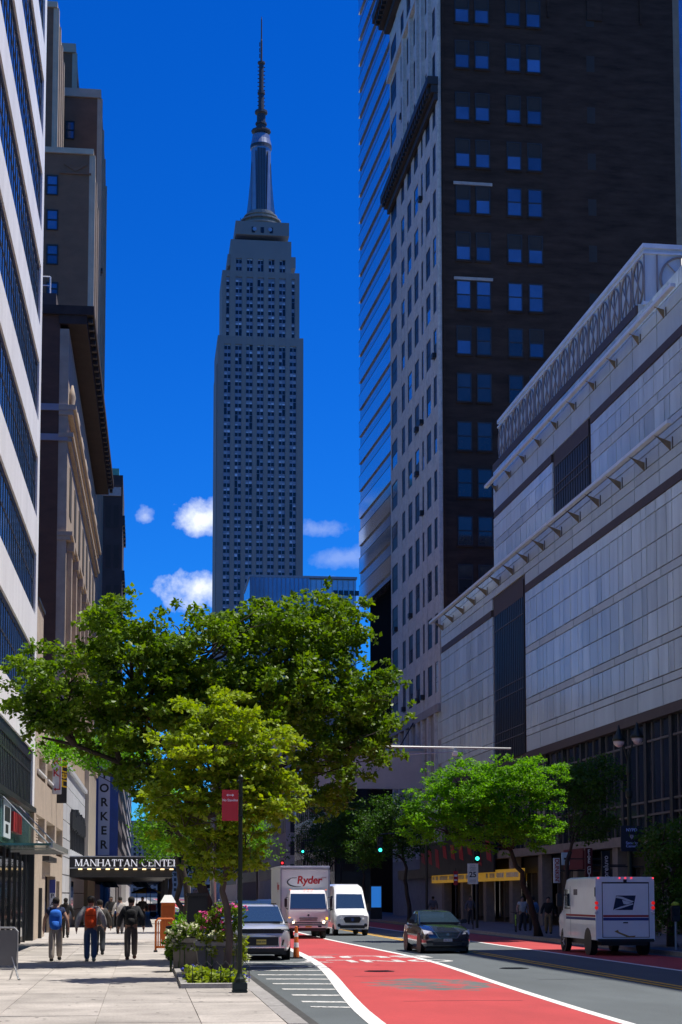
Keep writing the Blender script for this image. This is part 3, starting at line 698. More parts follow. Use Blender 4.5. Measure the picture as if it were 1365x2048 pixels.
MB().box(xa,xb,y,y+.05,.6,2.75).build('panel',mat('banner_blue',(.05,.07,.30),rough=.5),s); MB().box(xa+.02,xb-.02,y-.01,y,.65,2.1).build('pale_field',M_signw,s)
text('lettering','P\nA\nR\nK',.3,mat('letters_navy',(.02,.03,.09)),s,((xa+xb)/2,y-.015,1.36),ext=.004,offset=.005,vspace=1.3)
# ================= brown stone hall building with white-block front =================
M_bwall=mat('dark_brown_side_brick',(.11,.055,.033),rough=.9,var=.28,scale=1.2,stretch=(1,1,2))
M_tan=mat('tan_limestone',(.40,.315,.225),rough=.8,var=.2,scale=1.3)
M_wblock=mat('white_glazed_block',(.60,.61,.62),rough=.45,var=.08,scale=2,rnd=.05)
hb=thing('hall_building','brown stone hall building with heavy dark cornice and dark blank side wall','building',(LP.x,LP.y,0),-LA)
H0,H1=19.35,58.0; HT=33.6
MB().box(-22,-.55,H0,H1,0,HT).build('side_wall',M_bwall,hb)
for (py0,py1) in ((809,822),(869,882)):
    za,zb=atY(110,py1,89).z,atY(110,py0,89).z; piece('belt_course',mat('blue_grey_stone',(.26,.26,.30),rough=.8,var=.15),hb,-22,-.05,H0-.08,H0+.02,za,zb)
piece('blocked_window',M_recess,hb,-1.95-5.0,-.75-4.3,H0-.03,H0+.05,21.3,23.6)
MB().box(-.55,-.06,H0+.02,H1,9.0,HT-.8).build('street_wall',M_tan,hb)
# ornament of the street front: tall arched windows, pilasters, belt courses
zb1,zb2,zb3=Lp(137,880)[1],Lp(137,822)[1],20.8
for i in range(7):
    u=H0+2.2+i*5.2
    piece('tall_window',M_recess,hb,-.08,-.03,u,u+2.4,14.2,20.2); piece('tall_window',M_recess,hb,-.08,-.03,u+.2,u+2.2,23.0,zb1-.8); piece('tall_window',M_recess,hb,-.08,-.03,u+.2,u+2.2,zb1+.8,zb2-.4)
    MB().box(-.06,.22,u-1.5,u-.6,13.4,20.6).box(-.06,.34,u-1.6,u-.5,20.6,21.1).build('pilaster',M_tan,hb)
    MB().lathe([(.16,0),(.2,.3),(.12,.5),(.2,1.0),(.05,1.7)],8,(.1,u-1.05,zb2+.3)).build('urn',M_tan,hb,smooth=True)
for (z,h,o) in ((zb1,.5,.26),(zb2,.55,.38),(21.1,.45,.28),(13.0,.4,.25)):
    MB().box(-.55,o*.6,H0-.05,H1,z,z+h*.5).box(-.55,o,H0-.1,H1,z+h*.5,z+h).build('belt_course',M_tan,hb)
MB().box(-.5,.9,H0+2.3,H0+8,14.4,15.2).box(-.5,1.1,H0+2.2,H0+8.2,15.2,15.5).build('balcony',M_tan,hb)
co=MB().box(-22,1.28,H0-.2,H1,HT-.05,HT+.45).box(-.6,.9,H0-.1,H1,HT-.55,HT-.05).build('roof_cornice',mat('cornice_blue_black',(.05,.038,.033),rough=.8,spec=.2,var=.3),hb)
u=H0+.2
while u<H1: piece('bracket',M_iron,co,.95,1.2,u,u+.3,HT-.35,HT-.06); u+=1.2
MB().box(-7,-.8,H0+.3,H0+6,HT+.45,atY(110,597,90).z).build('roof_bulkhead',mat('roof_bulkhead',(.09,.062,.05),rough=.9),hb)
zr0=atY(110,597,90).z; zr1=atY(110,562,90).z
q=MB()
for x in (-6.0,-3.4,-1.15): q.tube([(x,H0+.5,zr0),(x,H0+.5,zr1)],.04,6)
q.tube([(-6.5,H0+.5,zr1),(-1.15,H0+.5,zr1)],.035,6).tube([(-6.5,H0+.5,(zr0+zr1)/2),(-1.15,H0+.5,(zr0+zr1)/2)],.03,6).build('roof_railing',M_white,hb)
# white glazed block street front
nz=8; z=.15
while z<8.5:
    h=.98
    for u in np.arange(H0,44.6,3.2): piece('white_block',M_wblock,hb,-.55,.0,u+.03,min(u+3.17,44.7),z+.03,z+h-.03)
    z+=h
piece('backing',M_dark,hb,-.6,-.1,H0,44.7,.1,8.9)
MB().box(-.5,.15,H0,44.8,8.9,9.15).build('coping',M_wblock,hb)
rs=random.Random(3)
q=MB()
for i in range(26): 
    u=26+i*.66; h=rs.uniform(.4,1.0); q.box(.02,.16,u,u+.5,6.0-h*.3,6.2+h); 
    if i%3==0: q.box(.02,.12,u+.15,u+.3,4.6,6.0)
q.build('dark_relief',M_dark,hb)
for i in range(7):
    q=MB().box(-.5,.25,45.2+i*1.85,46.2+i*1.85,.15,10.9).build('cream_fin',mat('cream_fin',(.58,.50,.38),rough=.8,var=.1),hb)
MB().box(-.5,.35,44.9,H1,10.9,11.5).build('fin_cap',M_tan,hb)
# ================= marquee =================
mq=thing('marquee','long black theatre marquee with white serif lettering over the pavement','canopy',(0,0,0))
my=95.8; x0=atY(139.5,1725,my).x; zt=atY(200,1714,my).z; zb=atY(200,1737,my).z
MB().box(x0,1.75,my,my+72,zb,zt).build('fascia',M_black,mq)  # length beyond the front part is added to shade what lies beneath
MB().box(x0-.02,1.8,my-.06,my+72.1,zt,zt+.06).box(x0-.02,1.8,my-.05,my,zb,zb+.05).build('trim',M_steel,mq)
xl0=atY(150,1725,my).x
def serif_words(parent,words,x0,x1,y,z,h,m):
    """roman capitals built from thick stems, thin bars and foot serifs"""
    TH,TN,SE=.17,.07,.075
    adv={'M':1.05,'A':.92,'N':.95,'H':.95,'T':.80,'C':.86,'E':.76,'R':.88,' ':.5}
    tot=sum(adv[c] for c in words); k=(x1-x0)/tot; x=x0
    for ch in words:
        w=adv[ch]*k; l=x+.06*k; r=x+w-.08*k; W=r-l; t=TH*h; n=TN*h; q=MB(); se=SE*h
        def st(cx,tk=t): q.box(cx-tk/2,cx+tk/2,y,y+.03,z,z+h); q.box(cx-tk/2-se,cx+tk/2+se,y-.004,y+.026,z,z+n); q.box(cx-tk/2-se,cx+tk/2+se,y-.004,y+.026,z+h-n,z+h)
        def dg(xa,za,xb,zb,tk): q.prism([(xa-tk/2,y+.002,za),(xa+tk/2,y+.002,za),(xb+tk/2,y+.002,zb),(xb-tk/2,y+.002,zb)],(0,.03,0))
        if ch=='H': st(l+t/2); st(r-t/2); q.box(l,r,y+.004,y+.03,z+h*.46,z+h*.46+n)
        elif ch=='N': st(l+n,n*1.2); st(r-n,n*1.2); dg(l+t*.5,z+h,r-t*.5,z,t)
        elif ch=='M': st(l+n,n*1.2); st(r-t/2); dg(l+t*.5,z+h,(l+r)/2,z,t); dg(r-t*.6,z+h,(l+r)/2,z,n)
        elif ch=='A': dg((l+r)/2,z+h,l+n,z,n*1.2); dg((l+r)/2,z+h,r-t*.6,z,t); q.box(l+W*.25,r-W*.25,y+.004,y+.03,z+h*.3,z+h*.3+n); q.box(l-se*.6,l+se*1.8,y,y+.03,z,z+n); q.box(r-t-se,r+se*.4,y,y+.03,z,z+n)
        elif ch=='T': st((l+r)/2); q.box(l,r,y+.004,y+.03,z+h-n*1.1,z+h); q.box(l,l+n,y+.005,y+.03,z+h*.72,z+h); q.box(r-n,r,y+.005,y+.03,z+h*.72,z+h)
        elif ch=='E':
            st(l+t/2); q.box(l,r,y+.004,y+.03,z+h-n*1.1,z+h); q.box(l,r,y+.004,y+.03,z,z+n*1.1); q.box(l,l+W*.72,y+.004,y+.03,z+h*.47,z+h*.47+n)
            for zz in (z,z+h*.76): q.box(r-n,r,y+.005,y+.03,zz,zz+h*.24)
        elif ch=='C':
            a=[((l+r)/2+W*.5*math.cos(g),y+.015,z+h*.5+h*.5*math.sin(g)) for g in np.linspace(R(42),R(318),18)]; q.tube(a,[n*.5+(t-n)*.5*max(0,-math.cos(g)) for g in np.linspace(R(42),R(318),18)],6); q.box(r-n,r,y,y+.03,z+h*.68,z+h)
        elif ch=='R':
            st(l+t/2); a=[(l+t+(W*.55)*math.sin(g),y+.015,z+h*.73+h*.24*math.cos(g)) for g in np.linspace(0,math.pi,12)]; q.tube(a,[n*.5+(t-n)*.5*math.sin(g) for g in np.linspace(0,math.pi,12)],6); dg(l+W*.45,z+h*.48,r-t*.4,z,t)
        if q.v: q.build('letter',m,parent)
        x+=w
hh=(zt-zb)
serif_words(mq,'MANHATTAN CENTER',xl0,atY(360,1725,my).x,my-.035,zb+hh*.20,hh*.60,mat('marquee_letters',(.8,.8,.8),var=0,emit=(.9,.93,1),es=.35))
q=MB()
for i in range(11): q.box(x0+.5+i*.52,x0+.72+i*.52,my-.03,my+.2,zb-.07,zb)
q.build('bulb_row',mat('marquee_bulbs',(.8,.6,.3),var=0,emit=(1,.72,.35),es=1.6),mq)
MB().box(x0,1.7,my+.3,my+71.8,zb-.5,zb-.02).build('soffit',M_black,mq)
for yy in (my+8,my+20,my+32,my+46,my+60): MB().box(1.4,1.6,yy,yy+.2,.15,zb-.5).build('post',M_dark,mq)
q=MB().box(x0-.02,x0+.08,my+.4,my+.48,1.6,zb-.5).build('display_case_edge',M_steel,mq)
dk=thing('entrance_wall','black tiled entrance wall beneath the marquee','wall',(0,0,0))
MB().box(-4.6,x0+.0,my+.4,my+70,.15,zb-.5).build('wall',M_black,dk); MB().box(x0,x0+.05,my+1,my+5,.9,2.8).build('display_case',M_shopglass,dk)
MB().box(x0-.005,x0+.06,my+.9,my+1,.8,2.9).box(x0-.005,x0+.06,my+5,my+5.1,.8,2.9).build('display_frame',M_steel,dk)
# blade sign with stacked letters
M_ysign=mat('pale_sign_face',(.50,.54,.60),rough=.5,var=.08); M_yblue=mat('sign_blue_side',(.02,.07,.28),rough=.4,var=.2)
s=thing('hotel_sign','tall blue and white vertical sign with black stacked letters','sign',(0,0,0))
y=131.0; xa,xb=atY(196,1700,y).x,atY(219,1700,y).x; z0=atY(200,1710,y).z; z1=atY(200,1450,y).z
MB().box(xa-.32,xb+.65,y+.02,y+1.3,z0-.1,z1+.2).build('sign_box',M_yblue,s,bevel=.04)
MB().box(xa,xb,y-.02,y+.02,z0,z1).build('sign_face',M_ysign,s)
step=(1690-1550)/5*y/FPX*1.0
zc=atY(207,1690,y).z
for i,ch in enumerate('REKROYWEN'):
    off=i*step+(step if i>5 else 0)
    text('lettering',ch,.92,M_black,s,((xa+xb)/2,y-.03,zc+off),ext=.01,offset=.025)
# ================= stepped brick hotel =================
M_hb=mat('hotel_brick',(.20,.10,.058),rough=.9,var=.2,scale=.7,stretch=(1,1,1.8))
M_hl=mat('hotel_light_stone',(.48,.38,.28),rough=.8,var=.15,scale=.8)
ht=thing('stepped_hotel','tall stepped brown brick hotel tower behind the hall building','building',(0,0,0))
def hz(px,py,Y): return atY(px,py,Y).z
def hx(px,py,Y): return atY(px,py,Y).x
def block(x0,x1,y0,y1,z0,z1,cope=1.0,strips=0):
    o=MB().box(x0,x1-.25,y0,y1,z0,z1).build('wall',M_hb,ht)
    MB().box(x0-.1,x1+.08,y0-.15,y1+.1,z1-cope,z1).build('coping',M_hl,o)
    MB().box(x1-.25,x1-.02,y0+.02,y1,z0,z1-cope).build('street_face',M_hl,o)
    n=strips
    for i in range(n):
        yy=y0+.4+(y1-y0-.8)*i/max(1,n-1); piece('pilaster',M_hl,ht,x1-.02,x1+.22,yy-.35,yy+.35,z0,z1-cope)
    return o
b1=block(-16,hx(184,450,130),130,141,0,hz(140,297,130),.45,3)
b2=block(-16,hx(197.5,450,150),150,170,0,hz(160,178,150),.8,4)
b3=block(-16,hx(150,130,160),160,175,60,hz(140,88,160),.9,3)
b4=block(-18,hx(112,130,136),136,146,60,hz(105,4,136),.5,4)
def hwin(px0,py0,px1,py1,Y,dark=False):
    a=atY(px0,py1,Y); b=atY(px1,py0,Y); w=b.x-a.x; h=b.z-a.z
    o=MB().box(0,.1,-.08,0,0,h).box(w-.1,w,-.08,0,0,h).box(.1,w-.1,-.08,0,h-.1,h).box(.1,w-.1,-.08,0,0,.1).box(.1,w-.1,-.08,0,h*.5-.05,h*.5+.05).build('window',M_frame,ht); o.location=(a.x,Y,a.z)
    piece('pane',M_wing,o,.1,w-.1,-.03,-.015,.1,h*.5-.05); piece('pane',M_wing,o,.1,w-.1,-.03,-.015,h*.5+.05,h-.1)
for (y0,y1) in ((351,390),(420,460),(490,529),(565,590)): hwin(93,y0,117,y1,130)
for (y0,y1) in ((243,278),): hwin(131,y0,150,y1,150)
# carved panel below the coping
q=MB()
cx=hx(152,330,130); cz=hz(152,330,130)
for i in range(7):
    d=.28+.16*i; dy=.05+.008*(7-i); q.prism([(cx-d,130-dy,cz),(cx,130-dy,cz+d*.6),(cx+d,130-dy,cz),(cx,130-dy,cz-d*.6)],(0,dy+.02,0)) if i in (1,4) else None
q.box(hx(120,345,130),hx(183,345,130),129.88,130,hz(150,349,130),hz(150,346,130)).build('carved_panel',M_hb,ht)
q=MB().box(hx(199,530,150),hx(205,530,150),151,151.6,hz(200,530,150)-.2,hz(200,530,150)+.1).box(hx(200,530,150),hx(203,530,150),151,151.3,hz(200,541,150),hz(200,538,150)).build('flag_bracket',M_dark,ht)
# ================= dark corner building with green copper cap =================
db=thing('dark_corner_building','dark far corner building with green copper roof edge left of the sky','building',(0,0,0))
Y=290; xr_=atY(246,1000,Y).x
MB().box(-30,xr_,Y,Y+22,0,hz(230,950,Y)).build('wall',mat('very_dark_brick',(.045,.035,.035),rough=.9,var=.3,scale=.4),db)
MB().box(-30,xr_-.7,Y+.6,Y+20,hz(230,950,Y),hz(230,935,Y)).build('copper_cap',mat('green_copper',(.12,.36,.27),rough=.7,var=.15),db)
MB().box(-30,xr_-.3,Y-.25,Y,hz(230,992,Y),hz(230,975,Y)).build('pale_belt',M_stone2,db)
q=MB()
for py in (1010,1090,1170,1250): q.box(atY(212,py,Y).x,atY(222,py,Y).x,Y-.06,Y+.05,hz(215,py+45,Y),hz(215,py,Y)); q.box(atY(228,py,Y).x,atY(238,py,Y).x,Y-.06,Y+.05,hz(215,py+45,Y),hz(215,py,Y))
q.build('window',M_recess,db)
q=MB()
for i in range(6): q.box(xr_,xr_+.45,Y+.2+i*3.5,Y+1.6+i*3.5,hz(230,1160,Y),hz(230,1140,Y)).box(xr_,xr_+.4,Y+.2+i*3.5,Y+1.6+i*3.5,hz(230,1050,Y),hz(230,1030,Y))
q.build('balcony',M_dark,db)
far_building('far_building','low shop building beyond the hotel on the sunny side',-30,-3.7,176,230,24,M_far[1],'L')
far_building('far_building','brick building before the dark corner block on the sunny side',-30,-3.6,232,288,30,M_far[0],'L')
far_building('far_building','grey office block far along the sunny side of the street',-40,-4.2,330,430,32,M_far[1],'L')
far_building('far_building','pale department store far along the sunny side of the street',-60,-4.5,450,640,44,M_far[3],'L')
far_building('far_building','dim tall block closing the far end of the street',-60,140,1320,1360,60,M_far[1],None,fl=4,bay=4)
# awnings and cart beyond the marquee
def awning(label,px0,px1,py0,py1,Y):
    a=atY(px0,py0,Y); b=atY(px1,py1,Y); t=thing('awning',label,'awning',(0,0,0),group='blue awnings beyond the marquee')
    M_aw=mat('blue_awning',(.05,.18,.42),rough=.7,var=.1); n=5
    for i in range(n):
        x0=a.x+(b.x-a.x)*i/n; x1=a.x+(b.x-a.x)*(i+1)/n
        MB().prism([(x0,Y+1.2,a.z),(x1-.01,Y+1.2,a.z),(x1-.01+.5,Y,b.z),(x0+.5,Y,b.z)],(0,0,.03)).build('stripe',M_aw if i%2 else mat('pale_blue_awning',(.16,.32,.52),rough=.7),t)
    MB().tube([(a.x+.5,Y,b.z),(a.x+.5,Y,.15)],.03,6).tube([(b.x+.45,Y,b.z),(b.x+.45,Y,.15)],.03,6).build('post',M_dark,t)
awning('striped blue awning under the marquee, the left one',196,226,1760,1775,132)
awning('striped blue awning under the marquee, the right one',262,290,1762,1775,134)
# ================= art deco skyscraper =================
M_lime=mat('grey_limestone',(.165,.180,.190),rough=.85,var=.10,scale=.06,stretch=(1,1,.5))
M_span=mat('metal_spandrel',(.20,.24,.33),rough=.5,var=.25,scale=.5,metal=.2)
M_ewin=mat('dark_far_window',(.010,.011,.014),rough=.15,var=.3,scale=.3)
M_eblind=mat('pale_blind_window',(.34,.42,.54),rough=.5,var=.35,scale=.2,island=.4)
M_mast=mat('mast_metal',(.30,.33,.38),rough=.35,metal=.7,var=.1,scale=.3)
M_mdark=mat('mast_dark',(.035,.04,.05),rough=.5,var=.2)
eb=thing('art_deco_skyscraper','tall grey art deco skyscraper with stepped crown, mast and antenna spire','skyscraper',(54.9,790,0))
rs=random.Random(8)
def shaft(x0,x1,y0,y1,z0,z1,bays,bw,top=4.2,fl=3.62,single=()):
    """bays: list of x centres of recessed window bays"""
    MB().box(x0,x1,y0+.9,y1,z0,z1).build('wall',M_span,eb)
    ed=x0; ps=[]
    for i,c in enumerate(bays):
        w=bw*(.5 if i in single else 1); ps.append((ed,c-w/2)); ed=c+w/2
    ps.append((ed,x1))
    for a,b in ps: piece('pier',M_lime,eb,a,b,y0,y0+1.0,z0,z1)
    piece('parapet',M_lime,eb,x0+.02,x1-.02,y0+.05,y0+1.0,z1-top,z1-.01)
    MB().box(x0-.02,x0+.4,y0+1,y1,z0,z1).build('north_wall',M_lime,eb)
    for i,c in enumerate(bays):
        w=bw*(.5 if i in single else 1); k=1 if i in single else 2
        d=MB(); l=MB(); z=z0+1.0; 
        while z+2<z1-top:
            for j in range(k):
                xa=c-w/2+.12+j*w/k; xb=xa+w/k-.3
                tall=rs.random()<.06
                d.box(xa,xb,y0+.78,y0+.92,z,z+(1.75 if not tall else 3.3))
                if rs.random()<.55 and not tall: l.box(xa,xb,y0+.80,y0+.92,z+1.85,z+1.85+rs.uniform(.5,1.3))
            z+=fl
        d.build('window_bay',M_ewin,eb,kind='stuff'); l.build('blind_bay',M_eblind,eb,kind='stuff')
        if k==2: piece('bay_mullion',M_span,eb,c-.12,c+.12,y0+.7,y0+.9,z0,z1-top)
P=5.38
def grow(fn,yoff):
    """parts set back by yoff keep their apparent place: true height and width grow with distance"""
    before=set(eb.children); fn(); a=(790+yoff)/790
    for o in set(eb.children)-before:
        o.location=(o.location.x*a+54.9*(a-1),o.location.y,o.location.z*a+2-2*a); o.scale=(o.scale.x*a,o.scale.y,o.scale.z*a)
b7=[(i-3)*P for i in range(7)]
shaft(-20.9,21.2,0,40,0,275.6,b7,3.25)
MB().box(-21.3,-20.0,3,38,0,262).build('side_wing',M_lime,eb)
grow(lambda:shaft(-18.9,19.2,6,36,275.0,308.6,b7,3.2,top=3.0,single=(0,6)),6)
grow(lambda:shaft(-14.9,15.1,10,34,308.0,324.5,[(i-2)*P for i in range(5)],2.9,top=9.5),10)
def crown_and_mast():
  global q
  for s in(-1,1): MB().box(s*15.1-1.6,s*15.1+1.6,10.5,33,308.6,314.2).build('shoulder',M_lime,eb)
  MB().box(-12.9,13.4,10,34,324.5,331.2).build('crown',M_lime,eb)
  for x in (-4.2,.2,4.6): MB().box(x-.8,x+.8,9.8,10,325.5,328.4).build('crown_window',M_ewin,eb)
  for x in (-3.6,4.0): MB().lathe([(.05,-.4),(1.0,-.35),(1.0,0),(.05,0)],12,(x,9.7,327.2),axis='y').build('dish',M_mast,eb)
  q=MB().lathe([(9.4,331.2),(9.4,332.4),(10.4,332.5),(10.4,333.2),(8.6,333.3),(8.6,335),(10.2,335.1),(10.2,335.8),(7.6,335.9),(7.6,337.5),(8.4,337.6),(8.4,338.2),(6.6,338.3),(6.6,340)],24,(.2,22,0)).build('mast_base',M_lime,eb)
  for i in range(12):
      a=i*math.pi/6; MB().tube([(.2+10*math.cos(a),22+10*math.sin(a),333.2),(.2+10*math.cos(a),22+10*math.sin(a),335.6+(2 if i%3==0 else 0))],.12,4).build('rail_post',M_mdark,eb)
  MB().lathe([(5.0,338),(4.9,373),(5.3,373.2),(5.3,375.2),(4.6,378),(4.4,380.2),(3.4,381.2)],24,(.2,22,0)).build('mast',M_mast,eb,smooth=False)
  MB().box(-1.9,2.3,16.6,18,339,372).build('mast_glazing',M_mdark,eb)
  for x in (-1.2,-.4,.4,1.2,2.0): MB().box(x-.06+.1,x+.06+.1,16.4,16.6,339,372).build('mast_fin',M_mast,eb)
  for s in(-1,1):
      MB().prism([(.2+s*4.3,20.5,338),(.2+s*7.3,20.5,338),(.2+s*6.3,20.5,346),(.2+s*5.4,20.5,356),(.2+s*4.9,20.5,366)],(0,3,0)).build('mast_wing',M_mast,eb)
      MB().prism([(.2+s*2.6,16.8,338),(.2+s*4.6,17.4,338),(.2+s*4.2,17.4,368),(.2+s*3.2,16.8,371)],(0,2,0)).build('mast_wing',M_mast,eb)
  MB().lathe([(5.35,373.4),(5.35,375.0)],24,(.2,22,0)).build('mast_window_ring',M_mdark,eb)
  MB().lathe([(3.2,381.2),(4.9,382.2),(4.9,383),(2.4,383.2),(2.4,386),(2.9,386.1),(2.9,387),(2.2,387.1),(2.2,391.4),(3.2,392),(3.2,393.2),(1.5,393.4),(1.4,402),(1.9,402.1),(1.9,403.2),(1.2,403.4),(1.2,417.6),(1.9,418),(1.9,418.8),(.55,419),(.5,430),(.35,431),(.3,441.2),(.05,443)],12,(.2,22,0)).build('antenna',M_mdark,eb)
  q=MB()
  for i in range(12): z=394+2.0*i; q.box(-1.7,2.1,21.8,22.2,z,z+.35)
  for z in (421,424,427): q.box(-.9,-.5,21.8,22.2,z,z+2.2)
  q.build('antenna_array',M_mdark,eb)
grow(crown_and_mast,17)
# ================= blue glass block in front of it =================
gb=thing('blue_glass_block','blue glass block with vertical fins in front of the skyscraper','building',(0,0,0))
Y=600; x0,x1,x2=atY(500,1155,Y).x,atY(619,1155,Y).x,atY(713,1158,Y).x; zt=atY(560,1155,Y).z
M_gb=glass('pale_blue_glass',(.13,.24,.36),rough=.12,metal=.5,var=.2,scale=.12)
M_gb2=glass('teal_glass',(.22,.36,.45),rough=.12,metal=.5,var=.2,scale=.1)
MB().box(x0,x1,Y,Y+35,0,zt).build('fin_wing',M_gb,gb)
q=MB(); x=x0+.5
while x<x1: q.box(x-.12,x+.12,Y-.35,Y,60,zt); x+=1.6
q.build('fins',mat('blue_fins',(.08,.13,.22),rough=.5),gb,kind='stuff')
MB().box(x1,x2,Y+.4,Y+35,0,zt-.3).build('glazed_wing',M_gb2,gb)
q=MB(); x=x1+.6
while x<x2: q.box(x-.1,x+.1,Y+.2,Y+.4,60,zt-.3); x+=2.0
for i in range(5): q.box(x1,x2,Y+.25,Y+.4,zt-.5-i*5.5,zt-.2-i*5.5)
q.build('mullions',mat('teal_mullions',(.10,.16,.2),rough=.5),gb,kind='stuff')
for i in range(8): MB().box(x1+9+i*2.0,x1+10.6+i*2.0,Y+.1,Y+.42,atY(650,1190,Y).z,atY(650,1180,Y).z).build('window',M_ewin,gb)
MB().box(x0-.3,x2+.3,Y-.3,Y+35,zt,zt+.8).build('parapet',mat('blue_parapet',(.12,.18,.25)),gb)
# ================= trees =================
def leaf_material(name,c1,c2,tr=.5,gloss=.42):
    m=bpy.data.materials.new(name); m.use_nodes=True; nt=m.node_tree; N=nt.nodes; L=nt.links; b=N['Principled BSDF']
    ge=N.new('ShaderNodeNewGeometry'); nz=N.new('ShaderNodeTexNoise'); nz.inputs['Scale'].default_value=.9; nz.inputs['Detail'].default_value=2; L.new(ge.outputs['Position'],nz.inputs['Vector'])
    ad=N.new('ShaderNodeMath'); ad.operation='MULTIPLY_ADD'; L.new(ge.outputs['Random Per Island'],ad.inputs[0]); ad.inputs[1].default_value=.7; 
    s2=N.new('ShaderNodeMath'); s2.operation='MULTIPLY_ADD'; L.new(nz.outputs[0],s2.inputs[0]); s2.inputs[1].default_value=1.2; s2.inputs[2].default_value=-.45; L.new(s2.outputs[0],ad.inputs[2])
    x=N.new('ShaderNodeMix'); x.data_type='RGBA'; L.new(ad.outputs[0],x.inputs[0]); x.inputs[6].default_value=(*c1,1); x.inputs[7].default_value=(*c2,1); x.clamp_factor=True
    L.new(x.outputs[2],b.inputs['Base Color']); b.inputs['Roughness'].default_value=gloss; b.inputs['Specular IOR Level'].default_value=.25
    t=N.new('ShaderNodeBsdfTranslucent'); hs=N.new('ShaderNodeHueSaturation'); hs.inputs['Saturation'].default_value=1.15; hs.inputs['Value'].default_value=1.5; L.new(x.outputs[2],hs.inputs['Color']); L.new(hs.outputs[0],t.inputs[0])
    mx=N.new('ShaderNodeMixShader'); mx.inputs[0].default_value=tr; L.new(b.outputs[0],mx.inputs[1]); L.new(t.outputs[0],mx.inputs[2]); L.new(mx.outputs[0],N['Material Output'].inputs[0]); return m
M_leafA=leaf_material('plane_leaf',(.05,.115,.010),(.19,.29,.022),.42)
M_leafB=leaf_material('young_leaf',(.13,.22,.012),(.34,.42,.03),.42)
M_leafC=leaf_material('locust_leaf',(.07,.20,.010),(.19,.40,.02),.50,.5)
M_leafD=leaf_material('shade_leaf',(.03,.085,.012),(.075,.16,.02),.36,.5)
M_bark=mat('dark_bark',(.045,.035,.028),rough=.95,var=.4,scale=6,bump=.6,bscale=14,stretch=(1,1,.3))
M_bark2=mat('grey_bark',(.11,.085,.065),rough=.95,var=.4,scale=6,bump=.6,bscale=14,stretch=(1,1,.3))
def leaf_cloud(rng,centres,radii,per,size,flat=.75,jit=.85):
    """leaf-sized folded faces gathered in twig clumps"""
    n=sum(per); C=np.repeat(np.array(centres),per,axis=0); Rr=np.repeat(np.array(radii),per)
    d=rng.normal(size=(n,3)); d/=np.linalg.norm(d,axis=1)[:,None]; r=Rr*rng.random(n)**.45
    P=C+d*r[:,None]*np.array([1,1,flat])
    up=np.array([0,0,1.0])+rng.normal(size=(n,3))*jit+d*.2; up/=np.linalg.norm(up,axis=1)[:,None]
    a=rng.normal(size=(n,3)); a-=(a*up).sum(1)[:,None]*up; a/=np.linalg.norm(a,axis=1)[:,None]; b=np.cross(up,a)
    s=size*(.6+.8*rng.random(n))[:,None]; w=.38
    dn=-up*s*.18
    # lobed leaf: base, two side lobes, tip, folded along the midrib
    v0=P; v1=P+a*s*.42+b*s*w+dn; v2=P+a*s+dn*.6; v3=P+a*s*.42-b*s*w+dn
    V=np.stack([v0,v1,v2,v3],1).reshape(-1,3)
    idx=np.arange(n)*4; F=np.stack([idx,idx+1,idx+2,idx,idx+2,idx+3],1).reshape(-1,3)
    return V,F
def mesh_np(name,V,F,m,parent):
    me=bpy.data.meshes.new(name); me.vertices.add(len(V)); me.vertices.foreach_set('co',V.astype(np.float32).ravel()); k=F.shape[1]
    me.loops.add(F.size); me.loops.foreach_set('vertex_index',F.astype(np.int32).ravel()); me.polygons.add(len(F)); me.polygons.foreach_set('loop_start',np.arange(0,F.size,k,dtype=np.int32)); me.polygons.foreach_set('loop_total',np.full(len(F),k,dtype=np.int32))
    me.update(calc_edges=True); me.materials.append(m); o=bpy.data.objects.new(name,me); COL.objects.link(o)
    if parent: o.parent=parent
    return o
def curve_pts(a,b,bend,n=6,rs=None):
    a,b=Vector(a),Vector(b); out=[]
    for i in range(n+1):
        t=i/n; p=a.lerp(b,t)+Vector(bend)*math.sin(math.pi*t)
        if rs and 0<i<n: p+=Vector((rs.uniform(-1,1),rs.uniform(-1,1),rs.uniform(-1,1)))*.04*(b-a).length
        out.append(p)
    return out
